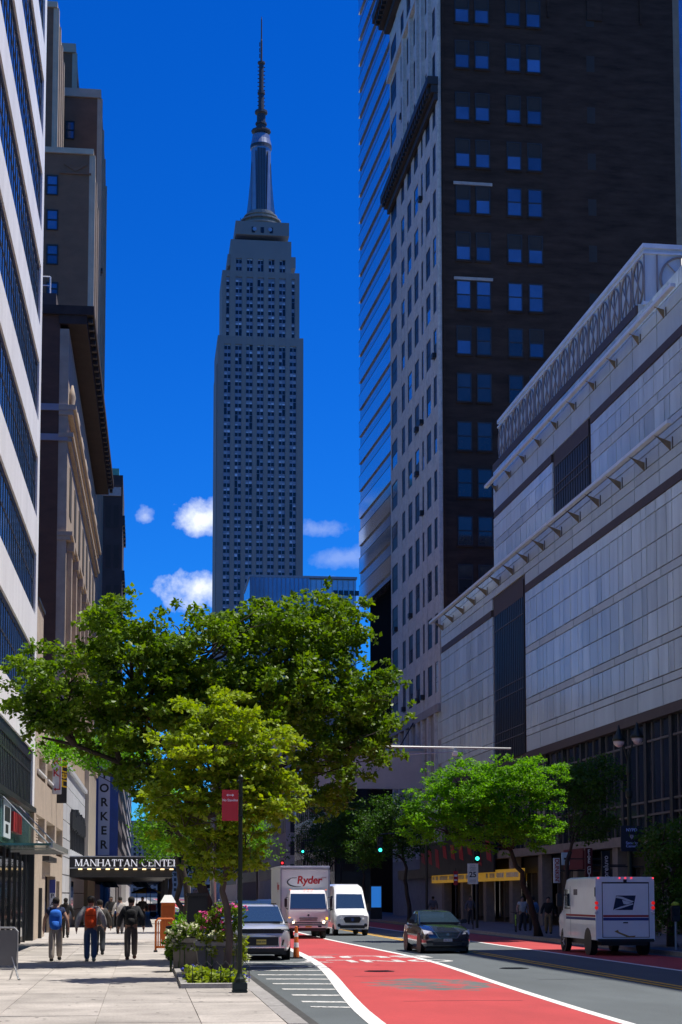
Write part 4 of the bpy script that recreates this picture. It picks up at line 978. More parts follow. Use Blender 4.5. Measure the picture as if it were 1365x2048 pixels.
def tree(label,base,fork,lobes,nclump,per,leaf,lm,bm_,seed,extra=(),jit=.85,r0=.16,clr=.42,limb=.07,group='street trees',name='tree',flat=.75,trunk_bend=(0,0,0)):
    """base: foot; fork: where limbs leave the trunk; lobes: (centre, radii) of the crown; coordinates are world"""
    rs=random.Random(seed); rng=np.random.default_rng(seed)
    b=Vector(base); t=thing(name,label,'tree',tuple(b),0,group)
    f=Vector(fork)-b
    tr=MB(); path=curve_pts((0,0,-.05),f,trunk_bend,7,rs); tr.tube(path,[r0*1.5]+[r0*(1-.07*i) for i in range(len(path)-1)],10)
    tr.build('trunk',bm_,t,smooth=True)
    cents=[]; rads=[]; vols=[l[1][0]*l[1][1]*l[1][2] for l in lobes]; tv=sum(vols)
    for (c,rd),v in zip(lobes,vols):
        k=max(3,int(nclump*v/tv)); c=Vector(c)-b
        for i in range(k):
            d=Vector((rs.gauss(0,1),rs.gauss(0,1),rs.gauss(0,1))).normalized(); q=rs.random()**.4
            p=c+Vector((d.x*rd[0],d.y*rd[1],d.z*rd[2]))*q
            rr_=clr*rs.uniform(.6,1.3)
            if rs.random()<.16: p=c+(p-c).normalized()*Vector((d.x*rd[0],d.y*rd[1],d.z*rd[2])).length*rs.uniform(1.0,1.28); rr_*=.6
            cents.append(tuple(p)); rads.append(rr_)
        lm_=MB(); tgt=c+Vector((0,0,-.1*rd[2])); cand=[path[-1],path[-2]]+[Vector(q)-b for pts,r_ in extra for q in pts[1:-1]]; sp=min(cand,key=lambda q:(q-tgt).length+(.0 if q.z<tgt.z+.3 else 2))
        lp=curve_pts(sp,tgt,(rs.uniform(-.3,.3),rs.uniform(-.3,.3),rs.uniform(-.1,.5)),6,rs); lm_.tube(lp,[limb*(1-.13*i) for i in range(7)],7)
        for i in range(8):
            d=Vector((rs.gauss(0,1),rs.gauss(0,1),rs.gauss(.3,.8))).normalized(); e=c+Vector((d.x*rd[0],d.y*rd[1],d.z*rd[2]))*.85
            s0=lp[rs.randint(2,6)]; tp=curve_pts(s0,e,(0,0,.15),4,rs); lm_.tube(tp,[limb*.42*(1-.2*j) for j in range(5)],5)
        lm_.build('limb',bm_,t,smooth=True)
    for pts,r_ in extra:
        MB().tube([Vector(q)-b for q in pts],r_,8).build('limb',bm_,t,smooth=True)
    pr=[max(6,int(per*rs.uniform(.6,1.4)*(q/clr)**1.5)) for q in rads]
    V,F=leaf_cloud(rng,cents,rads,pr,leaf,flat,jit); mesh_np('crown',V,F,lm,t)
    return t
def P3(px,py,Y): v=atY(px,py,Y); return (v.x,v.y,v.z)
def lobe(px,py,Y,wpx,hpx,dep): k=Y/FPX; dep*=1.35 if Y<66 else 1.0; return (P3(px,py,Y),(wpx*k,dep,hpx*k))
# the large spreading tree over the pavement (far of the two at the planters)
tree('large dark spreading tree over the pavement behind the planters',(1.75,45.5,.15),P3(402,1640,45.5),
     [lobe(120,1380,43.5,105,95,1.3),lobe(255,1290,44,115,95,1.5),lobe(400,1300,45,95,85,1.6),lobe(520,1275,46,85,80,1.5),lobe(640,1270,46.5,95,85,1.6),lobe(700,1400,46.5,105,95,1.6),lobe(580,1390,45.5,110,95,1.6),lobe(330,1420,45,110,80,1.6),lobe(660,1525,46,85,60,1.2),lobe(230,1450,44,110,60,1.3),lobe(70,1440,43,50,40,.7),lobe(460,1420,45.5,100,90,1.5),lobe(300,1545,44.6,85,50,1.2),lobe(650,1600,46,55,40,.9),lobe(755,1480,46.5,55,50,1.0)],
     1150,66,.140,M_leafA,M_bark,21,r0=.17,clr=.33,limb=.085,flat=.6,jit=.95,extra=[([P3(402,1640,45.5),P3(330,1585,45),P3(240,1525,44.5),P3(150,1490,44),P3(85,1475,43.6)],[.10,.085,.07,.05,.03]),([P3(402,1640,45.5),P3(350,1520,45),P3(290,1440,44.6),P3(250,1360,44.3)],[.10,.08,.06,.03])])
tree('small yellow-green young tree with thin trunk in the flower bed',(1.67,36.6,.15),P3(452,1640,36.8),
     [lobe(440,1420,36.6,90,60,.8),lobe(380,1510,36.4,90,60,.8),lobe(530,1500,36.8,85,65,.8),lobe(460,1560,36.6,100,65,.8),lobe(500,1610,36.6,80,55,.7),lobe(350,1590,36.5,75,60,.7),lobe(420,1690,36.7,80,55,.6),lobe(370,1650,36.6,60,50,.5),lobe(490,1690,36.8,60,50,.5),lobe(430,1750,36.8,55,35,.5),lobe(560,1590,37,55,45,.6)],
     430,52,.118,M_leafB,M_bark2,22,r0=.085,clr=.26,limb=.035,flat=.36,jit=.7,trunk_bend=(.08,0,0))
# further trees along the near kerb
tree('bright green tree seen under the big crown beside the garage',(1.8,63,.15),(1.6,63,4.0),
     [lobe(150,1500,62,80,32,1.5),lobe(240,1505,63,75,42,1.6),lobe(325,1600,64,55,60,1.5),lobe(318,1680,64,50,40,1.4)],300,40,.12,M_leafC,M_bark,23,clr=.42,limb=.06)
tree('leafy kerb tree further along the near pavement by the marquee',(1.8,82,.15),(1.8,82,4.2),
     [lobe(380,1640,82,70,70,1.8),lobe(450,1660,83,60,60,1.8),lobe(330,1660,82,50,50,1.6)],260,34,.13,M_leafA,M_bark,24,clr=.5,limb=.07)
tree('sunlit kerb tree farthest along the near pavement',(1.9,108,.15),(1.9,108,4.4),
     [lobe(470,1660,108,60,55,2.0),lobe(520,1690,109,40,40,1.8),lobe(400,1680,108,50,50,1.8)],240,34,.15,M_leafC,M_bark,25,clr=.55,limb=.07)
# far pavement: bright locust and its shaded neighbours
tree('bright sunlit green tree on the far pavement above the sedan',(17.75,73.2,.15),(16.3,72.3,4.0),
     [lobe(865,1620,70.5,70,52,1.5),lobe(930,1575,70.5,80,58,1.6),lobe(1010,1560,70.5,80,52,1.6),lobe(1080,1558,70.5,58,46,1.4),lobe(960,1645,70.8,100,62,1.6),lobe(1060,1645,70.8,70,58,1.5),lobe(840,1660,70.5,42,36,1.2)],
     640,60,.115,M_leafC,M_bark,26,clr=.36,limb=.06,flat=.45,jit=.6)
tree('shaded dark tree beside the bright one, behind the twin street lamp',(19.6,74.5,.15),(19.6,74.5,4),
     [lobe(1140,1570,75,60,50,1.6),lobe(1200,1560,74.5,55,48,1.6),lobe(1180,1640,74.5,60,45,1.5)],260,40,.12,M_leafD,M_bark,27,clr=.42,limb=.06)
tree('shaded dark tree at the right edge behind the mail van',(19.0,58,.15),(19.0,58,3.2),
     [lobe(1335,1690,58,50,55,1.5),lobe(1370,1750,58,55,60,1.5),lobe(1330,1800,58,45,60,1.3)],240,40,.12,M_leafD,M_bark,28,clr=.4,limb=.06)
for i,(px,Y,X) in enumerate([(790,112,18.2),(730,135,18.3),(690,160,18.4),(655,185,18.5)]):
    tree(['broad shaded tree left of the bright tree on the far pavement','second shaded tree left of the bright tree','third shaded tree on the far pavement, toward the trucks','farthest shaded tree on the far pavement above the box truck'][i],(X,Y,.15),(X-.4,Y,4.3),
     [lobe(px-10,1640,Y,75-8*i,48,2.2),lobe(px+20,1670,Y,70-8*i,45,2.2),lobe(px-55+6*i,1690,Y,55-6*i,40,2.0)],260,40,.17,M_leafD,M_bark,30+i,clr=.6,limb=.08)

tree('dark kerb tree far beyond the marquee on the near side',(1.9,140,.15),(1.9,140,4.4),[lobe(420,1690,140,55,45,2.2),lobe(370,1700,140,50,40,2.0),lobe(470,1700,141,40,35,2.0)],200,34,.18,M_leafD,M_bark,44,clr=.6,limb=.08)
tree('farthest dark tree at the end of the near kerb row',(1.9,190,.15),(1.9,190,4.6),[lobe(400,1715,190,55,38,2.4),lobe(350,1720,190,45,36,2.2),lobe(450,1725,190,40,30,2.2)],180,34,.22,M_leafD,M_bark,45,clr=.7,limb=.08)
# ================= street furniture and planting =================
M_green_iron=mat('dark_green_iron',(.012,.022,.018),rough=.45,metal=.3,var=.2,spec=.5)
M_orange=mat('safety_orange',(.62,.14,.015),rough=.6,var=.15,scale=3)
M_soil=mat('soil',(.035,.025,.018),rough=1,var=.4,scale=8)
M_sgnback=mat('sign_white_sheet',(.75,.74,.70),rough=.5,var=.06)
# no-standing sign on its post
ns=thing('street_sign','red parking regulation sign on a dark green post at the kerb','street sign',(1.86,31.7,.15))
MB().lathe([(.14,0),(.14,.06),(.115,.10),(.10,.26),(.075,.30),(.05,.36),(.045,.40),(.038,4.05),(.05,4.06),(.05,4.12),(.01,4.16)],8).build('post',M_green_iron,ns)
MB().box(-.145,.145,-.145,.145,0,.05).build('base_plate',M_green_iron,ns,bevel=.01)
MB().prism([(-.14,-.14,.05),(.14,-.14,.05),(.14,.14,.05),(-.14,.14,.05)],(0,0,.14)).build('base_box',M_green_iron,ns,bevel=.015)
z0,z1=atY(460,1642,31.7).z-.15,atY(460,1580,31.7).z-.15; xa,xb=atY(444,1600,31.7).x-1.86,atY(477,1600,31.7).x-1.86
pl=MB().box(xa,xb,-.055,-.045,z0,z1).build('sign_plate',mat('sign_red_enamel',(.42,.012,.016),rough=.45,var=.08),ns)
text('lettering','No Standing',.068,M_signw,pl,((xa+xb)/2,-.058,z1-.20),ext=.001,offset=.0012,sx=.88)
MB().box((xa+xb)/2-.05,(xa+xb)/2+.05,-.058,-.055,z1-.108,z1-.095).prism([((xa+xb)/2-.075,-.058,z1-.1015),((xa+xb)/2-.04,-.058,z1-.075),((xa+xb)/2-.04,-.058,z1-.128)],(0,.003,0)).prism([((xa+xb)/2+.075,-.058,z1-.1015),((xa+xb)/2+.04,-.058,z1-.075),((xa+xb)/2+.04,-.058,z1-.128)],(0,.003,0)).build('double_arrow',M_signw,pl)
MB().box(xb-.01,.04,-.05,-.03,z1-.12,z1-.09).box(xb-.01,.04,-.05,-.03,z0+.09,z0+.12).build('bracket',M_green_iron,ns)
# planted bed round the young tree
bed=thing('flower_bed','planted tree bed with granite edging at the kerb','flower bed',(0,0,.15))
MB().box(.9,2.08,33.5,42,-.1,.03).build('soil',M_soil,bed)
for (a,b,c,d) in [(.78,2.09,33.2,33.5),(.78,.92,33.5,42.2),(.78,2.09,42.0,42.25)]: piece('edging_stone',M_granite,bed,a,b,c,d,-.1,.09)
def plants(name,label,centres,rad,per,size,m,flowers=None,fn=0,fs=.05,seed=1,flat=.8,cat='plant',group=None):
    rng=np.random.default_rng(seed); c=np.array(centres); t=thing(name,label,cat,tuple(c.mean(0)*[1,1,0]+[0,0,.15]),0,group); o=np.array(t.location)
    V,F=leaf_cloud(rng,c-o,[rad]*len(c),[per]*len(c),size,flat); mesh_np('foliage',V,F,m,t)
    if flowers is not None:
        k=fn; idx=rng.integers(0,len(c),k); d=rng.normal(size=(k,3)); d/=np.linalg.norm(d,axis=1)[:,None]; d[:,2]=abs(d[:,2]); P=c[idx]-o+d*rad*1.0*np.array([1,1,flat])
        V,F=leaf_cloud(rng,P,[fs*.5]*k,[7]*k,fs,1.0); mesh_np('blossom',V,F,flowers,t)
    st=MB()
    for i in range(min(14,len(c))): st.tube([(c[i][0]-o[0],c[i][1]-o[1],-.05),tuple(c[i]-o)],.008,4)
    st.build('stem',M_leafD,t); return t
M_pink=mat('pink_blossom',(.62,.06,.26),rough=.6,var=.2,island=.3); M_blue=mat('blue_blossom',(.03,.05,.45),rough=.6,island=.4,var=.1); M_whitef=mat('pale_variegated_leaf',(.55,.56,.36),rough=.6,var=.2,island=.3); M_yel_leaf=leaf_material('lime_leaf',(.16,.24,.02),(.34,.40,.05),.35)
rs=random.Random(14)
cs=[(rs.uniform(.98,2.05),rs.uniform(33.65,35.3),rs.uniform(.25,.45)) for _ in range(34)]
plants('bedding_plants','low yellow-green bedding plants with blue flowers at the bed front',cs,.16,34,.10,M_yel_leaf,M_blue,26,.05,2)
for i in range(6):
    x=1.02+i*.19; MB().tube([(x,33.58,.1),(x,33.58,.42),(x+.095,33.58,.52),(x+.19,33.58,.42),(x+.19,33.58,.1)],.008,4).build('hoop',M_dark,bed)
def planter(label,x,y,w,h,seed):
    t=thing('planter',label,'planter',(x,y,.18))
    MB().loft([[(-w*.42,-w*.42,0),(w*.42,-w*.42,0),(w*.42,w*.42,0),(-w*.42,w*.42,0)],[(-w*.5,-w*.5,h*.86),(w*.5,-w*.5,h*.86),(w*.5,w*.5,h*.86),(-w*.5,w*.5,h*.86)]]).build('tub',mat('planter_concrete',(.20,.185,.17),rough=.85,var=.2,scale=3),t,bevel=.02)
    MB().box(-w*.54,w*.54,-w*.54,w*.54,h*.86,h).build('rim',mat('planter_rim',(.34,.32,.30),rough=.85,var=.15,scale=3),t,bevel=.02)
    MB().box(-w*.46,w*.46,-w*.46,w*.46,h,h+.02).build('soil',M_soil,t); return t
planter('square concrete planter with trailing plants behind the young tree',1.72,38.0,.98,.78,1)
planter('concrete planter left of the young tree, nearer the walkers',1.05,40.6,.62,.78,2)
cs=[(1.72+rs.uniform(-.5,.5),38.0-.5+rs.uniform(-.1,.25),1.02+rs.uniform(-.32,.08)) for _ in range(26)]+[(2.2+rs.uniform(-.06,.1),37.9+rs.uniform(-.4,.4),.9+rs.uniform(-.45,.1)) for _ in range(12)]
plants('trailing_plant','trailing pale and lime leaves over the square planter rim',cs,.13,30,.09,M_yel_leaf,M_whitef,60,.08,3)
cs=[(1.5+rs.uniform(-.25,.3),38.1+rs.uniform(-.3,.3),1.25+rs.uniform(-.2,.45)) for _ in range(14)]+[(2.0+rs.uniform(-.22,.25),38.2+rs.uniform(-.3,.3),1.3+rs.uniform(-.25,.5)) for _ in range(18)]
plants('flowering_bush','leafy bush with pink flowers in the square planter',cs,.17,44,.085,M_leafA,M_pink,46,.07,4)
cs=[(.98+rs.uniform(-.32,.34),40.5+rs.uniform(-.35,.3),.98+rs.uniform(-.4,.25)) for _ in range(26)]
plants('trailing_plant','variegated trailing plant over the planter nearer the walkers',cs,.14,34,.09,M_leafA,M_whitef,70,.085,5)
cs=[(1.2+rs.uniform(-.3,.3),52+rs.uniform(-.3,.3),1.1+rs.uniform(-.3,.3)) for _ in range(16)]
plants('flowering_bush','small leafy bush beside the orange box',cs,.2,34,.09,M_leafC,M_pink,8,.07,6)
# dark kiosk-like cabinet behind the planters
cb=thing('utility_cabinet','tall black utility cabinet behind the planters','cabinet',(1.42,43.3,.15))
MB().box(-.26,.26,-.25,.25,.06,1.82).build('case',M_black,cb,bevel=.03); MB().box(-.29,.29,-.28,.28,1.82,1.9).build('lid',M_dark,cb,bevel=.02); MB().box(-.29,.29,-.28,.28,0,.06).build('plinth',M_dark,cb); MB().box(.18,.21,-.27,-.25,.9,1.05).build('handle',M_steel,cb); MB().box(-.22,.22,-.262,-.25,.15,1.75).build('door',M_black,cb)
# orange box, barrier, litter bin
ob=thing('orange_box','orange street box with white sloped roof by the kerb','street box',(1.02,66,.15))
MB().box(-.27,.27,-.25,.25,.1,1.55).build('case',M_orange,ob,bevel=.02); MB().loft([[(-.31,-.3,1.55),(.31,-.3,1.55),(.31,.3,1.55),(-.31,.3,1.55)],[(-.14,-.1,1.85),(.14,-.1,1.85),(.14,.1,1.85),(-.14,.1,1.85)]]).build('roof',M_white,ob); MB().box(-.22,.22,-.265,-.25,.3,1.4).build('door',mat('dark_orange',(.5,.1,.012),rough=.6),ob); MB().box(-.25,-.15,-.2,.2,0,.1).box(.15,.25,-.2,.2,0,.1).build('foot',M_dark,ob)
br=thing('orange_barrier','orange plastic street barrier beside the walkers','barrier',(.75,54.5,.15))
for x in(-.3,.3): MB().tube([(x,0,0),(x,0,1.02)],.035,6).build('upright',M_orange,br)
MB().tube([(-.3,0,1.0),(-.22,0,1.08),(.22,0,1.08),(.3,0,1.0)],.035,6).build('top_rail',M_orange,br)
for i in range(7): MB().box(-.24+.075*i,-.20+.075*i,-.015,.015,.2,1.0).build('bar',M_orange,br)
for x in(-.3,.3): MB().box(x-.06,x+.06,-.28,.28,0,.05).build('foot',M_dark,br)
MB().box(-.27,.27,-.02,.02,.12,.2).build('lower_rail',M_orange,br)
lb=thing('litter_bin','dark round litter bin between the orange barrier and planters','litter bin',(.98,47.6,.15))
MB().lathe([(.24,0),(.27,.05),(.29,.85),(.31,.9),(.31,.96),(.22,.98),(.2,.8)],16).build('body',M_green_iron,lb,smooth=False)
for i in range(16):
    a=i*math.pi/8; MB().box(-.018,.018,-.006,.006,.05,.86).build('slat',M_dark,lb,loc=(.30*math.cos(a),.30*math.sin(a),0)).rotation_euler=(0,0,a+math.pi/2)
# crowd barricade at the left edge
bc=thing('crowd_barricade','grey metal crowd barricade at the left edge of the pavement','barricade',(-3.05,37.2,.15),R(-8))
MB().tube([(-.75,0,.25),(-.75,0,1.05),(-.68,0,1.13),(.26,0,1.13),(.34,0,1.05),(.34,0,.25),(-.75,0,.25)],.022,6).build('frame',M_steel,bc)
for i in range(9): MB().tube([(-.64+.115*i,0,.25),(-.64+.115*i,0,1.12)],.009,5).build('bar',M_steel,bc)
MB().box(-.73,.32,-.012,.012,.3,1.08).build('mesh_panel',mat('grey_mesh_sheet',(.14,.14,.14),rough=.7,var=.2),bc)
for x in(-.55,.22): MB().tube([(x,0,.5),(x+.06,0,.3),(x+.22,-.32,.02),(x+.26,-.36,.02)],.02,6).tube([(x+.06,0,.3),(x-.1,.32,.02)],.02,6).build('foot',M_steel,bc)
# traffic cone beside the parked car
tc_=thing('traffic_cone','tall orange and white traffic cone beside the parked silver car','traffic cone',(4.86,52.4,0))
MB().lathe([(.10,.04),(.085,.35)],12).build('orange_ring',M_orange,tc_); MB().lathe([(.085,.35),(.075,.5)],12).build('white_ring',M_white,tc_); MB().lathe([(.075,.5),(.065,.68)],12).build('orange_ring',M_orange,tc_); MB().lathe([(.065,.68),(.058,.8)],12).build('white_ring',M_white,tc_); MB().lathe([(.058,.8),(.045,1.0),(.02,1.02)],12).build('orange_ring',M_orange,tc_); MB().box(-.19,.19,-.19,.19,0,.04).build('base',M_rubber,tc_)
# mast arm over the street
ma=thing('mast_arm','pale steel mast arm reaching over the street from behind the big tree','street pole',(2.0,47.2,.15))
za=atY(1000,1497,47.2).z-.15; xe=atY(1022,1497,47.2).x-2.0
MB().tube([(0,0,0),(0,0,za+.5)],[.10,.07],10).build('pole',M_steel,ma,smooth=True)
MB().tube([(0,0,za+.04),(xe*.5,0,za+.03),(xe*.51,0,za+.02),(xe,0,za)],[.055,.045,.035,.03],8).build('arm',mat('pale_galvanised',(.62,.62,.60),rough=.5,metal=.3,var=.1),ma,smooth=True)
MB().tube([(xe*.56,0,za-.24),(xe*.84,0,za-.10)],.016,6).tube([(0,0,za+.45),(xe*.62,0,za+.07)],.012,5).build('stay',M_steel,ma)
MB().box(xe*.80,xe*.80+.14,-.1,.1,za-.22,za-.1).build('camera_box',M_white,ma,bevel=.01); MB().box(xe*.8+.05,xe*.8+.09,-.03,.03,za-.1,za).build('camera_clamp',M_steel,ma)
MB().lathe([(.16,0),(.16,.35),(.11,.4)],10).build('base',M_dark,ma)
# twin street lamp with the camera notice
lx,ly=17.95,59.6
tl=thing('street_lamp','ornate twin-headed black street lamp on the far kerb behind the mail van','street lamp',(lx,ly,.15))
MB().lathe([(.24,0),(.24,.5),(.16,.62),(.14,1.2),(.10,1.35),(.085,5.4),(.14,5.5),(.14,5.7),(.08,5.8),(.07,6.3),(.11,6.4),(.05,6.9),(.01,7.2)],10).build('post',M_green_iron,tl,smooth=False)
zl=atY(1240,1480,ly).z-.15
for s,dx in ((-1,-.36),(1,.34)):
    zz=zl+(.0 if s<0 else .12)
    MB().tube([(0,0,zz-.9),(dx*.4,0,zz-.35),(dx*.8,0,zz+.35),(dx,0,zz+.3)],.03,6).build('arm',M_green_iron,tl,smooth=True)
    MB().lathe([(.03,.55),(.05,.42),(.09,.34),(.12,.22),(.24,.06),(.25,-.04)],14,(dx,0,zz)).build('hood',M_green_iron,tl,smooth=True)
    MB().lathe([(.21,-.04),(.19,-.16),(.10,-.25),(.02,-.28)],14,(dx,0,zz)).build('globe',mat('lamp_globe',(.62,.56,.55),rough=.3,var=.1),tl,smooth=True)
nb=thing('notice_board','dark blue camera notice sign on the lamp post','sign',(lx,ly-.25,0))
z0,z1=atY(1256,1703,ly).z,atY(1256,1652,ly).z; w=.41
MB().box(-w,w,0,.05,z0,z1).build('panel',mat('navy_sign',(.012,.014,.03),rough=.5,var=.1),nb)
M_bl=mat('pale_blue_letters',(.30,.40,.75),var=.05); zc=(z0+z1)/2
text('lettering','NYPD',.16,M_bl,nb,(0,-.01,z1-.16),ext=.004,offset=.004); text('lettering','Security\nCamera',.14,M_bl,nb,(0,-.01,z0+.25),ext=.004,offset=.003,vspace=.85)
MB().prism([(-.06,-.01,zc+.14),(.06,-.01,zc+.14),(.07,-.01,zc+.05),(0,-.01,zc-.03),(-.07,-.01,zc+.05)],(0,.01,0)).build('shield',mat('shield_grey',(.35,.32,.42)),nb)
MB().box(-.05,.05,.05,.2,zc-.3,zc-.24).box(-.05,.05,.05,.2,zc+.24,zc+.3).build('clamp',M_dark,nb)
# speed limit sign and small red sign on the far kerb
def post_sign(name,label,px,py0,py1,wpx,X,m,build_text,h=None):
    p1=atX(px,py0,X); p0=atX(px,py1,X); w=wpx*p1.y/FPX/2
    t=thing(name,label,'street sign',(X,p1.y,.15)); MB().tube([(0,.04,0),(0,.04,p1.z+.05)],.03,6).build('post',M_dark,t)
    pl=MB().box(-w,w,0,.015,p0.z-.15,p1.z-.15).build('sign_plate',m,t); build_text(pl,w,p0.z-.15,p1.z-.15); return t
def tx25(pl,w,z0,z1):
    text('lettering','25',.40,M_black,pl,(0,-.006,z0+(z1-z0)*.45),ext=.002,offset=.008); text('lettering','CITY\nSPEED\nLIMIT',.13,mat('grey_letters',(.3,.29,.27)),pl,(0,-.006,z0+(z1-z0)*.78),ext=.002,vspace=.9); text('lettering','UNLESS\nPOSTED',.10,mat('grey_letters',(.3,.29,.27)),pl,(0,-.006,z0+(z1-z0)*.14),ext=.002,vspace=.9)
post_sign('speed_sign','white speed limit sign reading 25 on the far kerb','946',0,0,0,0,None,None) if False else None
post_sign('speed_sign','white speed limit sign reading 25 under the bright tree',946,1727,1768,22,17.75,mat('speed_sign_face',(.85,.81,.72),rough=.5,var=.08),tx25)
post_sign('parking_plate','small red parking plate left of the speed limit sign',912,1742,1770,9,17.75,M_signred,lambda pl,w,a,b:MB().box(-w*.7,w*.7,-.004,0,a+(b-a)*.6,a+(b-a)*.75).box(-w*.7,w*.7,-.004,0,a+(b-a)*.3,a+(b-a)*.4).build('bars',M_lw,pl))
# traffic signals
M_sig=mat('signal_green',(.02,.5,.4),var=0,emit=(.05,1,.75),es=2.0); M_sigr=mat('signal_red',(.5,.02,.02),var=0,emit=(1,.03,.04),es=2.0); M_off=mat('signal_off',(.03,.03,.03),rough=.4)
def signal(label,px,py,X,lit='g',arm=0.0):
    p=atX(px,py,X+arm) if arm else atX(px,py,X); t=thing('traffic_signal',label,'traffic light',(X,p.y,.15)); z=p.z-.15
    MB().tube([(0,.2,0),(0,.2,z+1.1 if not arm else z+1.4)],.08,8).build('pole',M_dark,t)
    hx_=arm
    if arm: MB().tube([(0,.2,z+1.2),(arm,.2,z+1.0)],.05,6).build('arm',M_dark,t)
    zc=z+ (0 if lit=='g' else -.6)
    MB().box(hx_-.17,hx_+.17,-.02,.24,zc-.2,zc+.85).build('housing',M_black,t,bevel=.02)
    for k,mm in enumerate((M_sig if lit=='g' else M_off,M_off,M_sigr if lit=='r' else M_off)):
        MB().lathe([(.11,0),(.11,-.04),(.02,-.05)],12,(hx_,-.02,zc+.3*k),axis='y').build('lens',mm,t)
        MB().box(hx_-.13,hx_+.13,-.2,-.02,zc+.3*k+.12,zc+.3*k+.135).build('visor',M_black,t)
signal('green traffic signal behind the speed limit sign',955,1717,18.7)
signal('green traffic signal in the dark tree left of the bright tree',761,1700,17.9,arm=-3.0)
signal('small far green traffic signal above the box truck',606,1703,17.9,arm=-3.5)
signal('far red traffic signal left of the box truck roof',565,1726,17.9,lit='r',arm=-5.0)
# link kiosk, meter
kk=thing('street_kiosk','tall street kiosk with a blue screen on the far pavement right of the white van','kiosk',(17.9,126.5,.15))
MB().box(-.45,.45,-.12,.12,0,2.6).build('case',M_dark,kk,bevel=.02); MB().box(-.38,.38,-.13,-.12,.9,2.5).build('screen',mat('blue_screen',(.02,.12,.4),var=0,emit=(.04,.30,1),es=.4),kk)
mt_=thing('parking_meter','grey parking meter with yellow-green top at the right edge','parking meter',(18.0,54.6,.15))
MB().tube([(0,0,0),(0,0,1.0)],.05,8).build('post',M_steel,mt_); MB().box(-.14,.14,-.12,.12,.95,1.5).build('case',M_dark,mt_,bevel=.03); MB().box(-.10,.10,-.13,-.12,1.15,1.4).build('display',M_shopglass,mt_); MB().lathe([(.15,1.5),(.15,1.56),(.05,1.62)],10).build('cap',mat('yellow_green',(.45,.5,.03)),mt_)
# food cart under the marquee
fc=thing('food_cart','food cart with blue and yellow umbrella beyond the marquee','food cart',(.35,139,.15))
MB().box(-.9,.9,-.5,.5,.45,1.15).build('body',M_steel,fc,bevel=.02); MB().box(-.8,.8,-.52,-.5,.55,1.05).build('menu_panel',mat('menu_red',(.5,.08,.03),rough=.5),fc)
for s in(-1,1): MB().lathe([(.28,-.04),(.28,.04)],14,(s*.6,-.45,.28),axis='y').build('wheel',M_rubber,fc)
MB().tube([(0,0,1.1),(0,0,2.45)],.025,6).build('umbrella_pole',M_steel,fc)
um=[mat('umbrella_blue',(.03,.14,.5)),mat('umbrella_yellow',(.7,.42,.03))]
for i in range(8):
    a,b=i*math.pi/4,(i+1)*math.pi/4; MB().poly([(0,0,2.55),(1.25*math.cos(a),1.25*math.sin(a),2.1),(1.25*math.cos(b),1.25*math.sin(b),2.1)]).poly([(1.25*math.cos(a),1.25*math.sin(a),2.1),(1.25*math.cos(a),1.25*math.sin(a),1.98),(1.25*math.cos(b),1.25*math.sin(b),1.98),(1.25*math.cos(b),1.25*math.sin(b),2.1)]).build('umbrella_panel',um[i%2],fc,fix=False)
# ================= vehicles =================
def paint(name,col,metal=.0,rough=.35,coat=1.0): return mat(name,col,rough=rough,metal=metal,coat=coat,var=.05,scale=2)
M_vglass=glass('car_glass',(.045,.085,.125),rough=.03,spec=1.0,metal=.45,var=0); M_vglass.node_tree.nodes['Principled BSDF'].inputs['Coat Weight'].default_value=1
M_chrome=mat('chrome',(.65,.66,.68),rough=.12,metal=1.0,var=.04); M_lamp=mat('headlamp',(.7,.72,.75),rough=.08,spec=1,coat=1,var=.25,scale=18); M_trim=mat('black_trim',(.014,.014,.015),rough=.5,var=.15)
M_rim=mat('alloy_rim',(.35,.36,.37),rough=.3,metal=.8,var=.1); M_tail=mat('tail_lamp',(.45,.012,.012),rough=.2,var=.1,emit=(1,.02,.02),es=.35)
M_on=mat('lit_headlamp',(.8,.7,.5),var=0,emit=(1,.80,.50),es=6)
def sect(y,prof):  # mirrored half profile -> closed loop
    r=[(x,y,z) for x,z in prof]; return r+[(-x,y,z) for x,z in reversed(prof)]
def wheel(t,x,y,r,w,rim=True,name='wheel'):
    o=MB().lathe([(r*.62,-w/2),(r*.94,-w/2),(r,-w*.32),(r,w*.32),(r*.94,w/2),(r*.62,w/2)],22,(0,0,0),axis='x').build(name,M_rubber,t,smooth=False); o.location=(x,y,r); smooth_by_angle(o)
    if rim:
        s=1 if x>0 else -1; q=MB().lathe([(r*.62,s*w*.46),(r*.5,s*w*.36),(r*.15,s*w*.40),(.02,s*w*.42)],18,axis='x')
        for k in range(5):
            a=k*2*math.pi/5; q.tube([(s*w*.44,0,0),(s*w*.46,r*.58*math.cos(a),r*.58*math.sin(a))],r*.07,5)
        q.build('rim',M_rim,o)
    return o
def panel(t,name,pts,m,th=.012,bevel=0):
    """a thin pane or panel through the given corners, pushed out along its normal"""
    p=[Vector(q) for q in pts]; n=(p[1]-p[0]).cross(p[2]-p[0]).normalized(); return MB().prism([tuple(q) for q in p],tuple(n*th)).build(name,m,t,bevel=bevel)
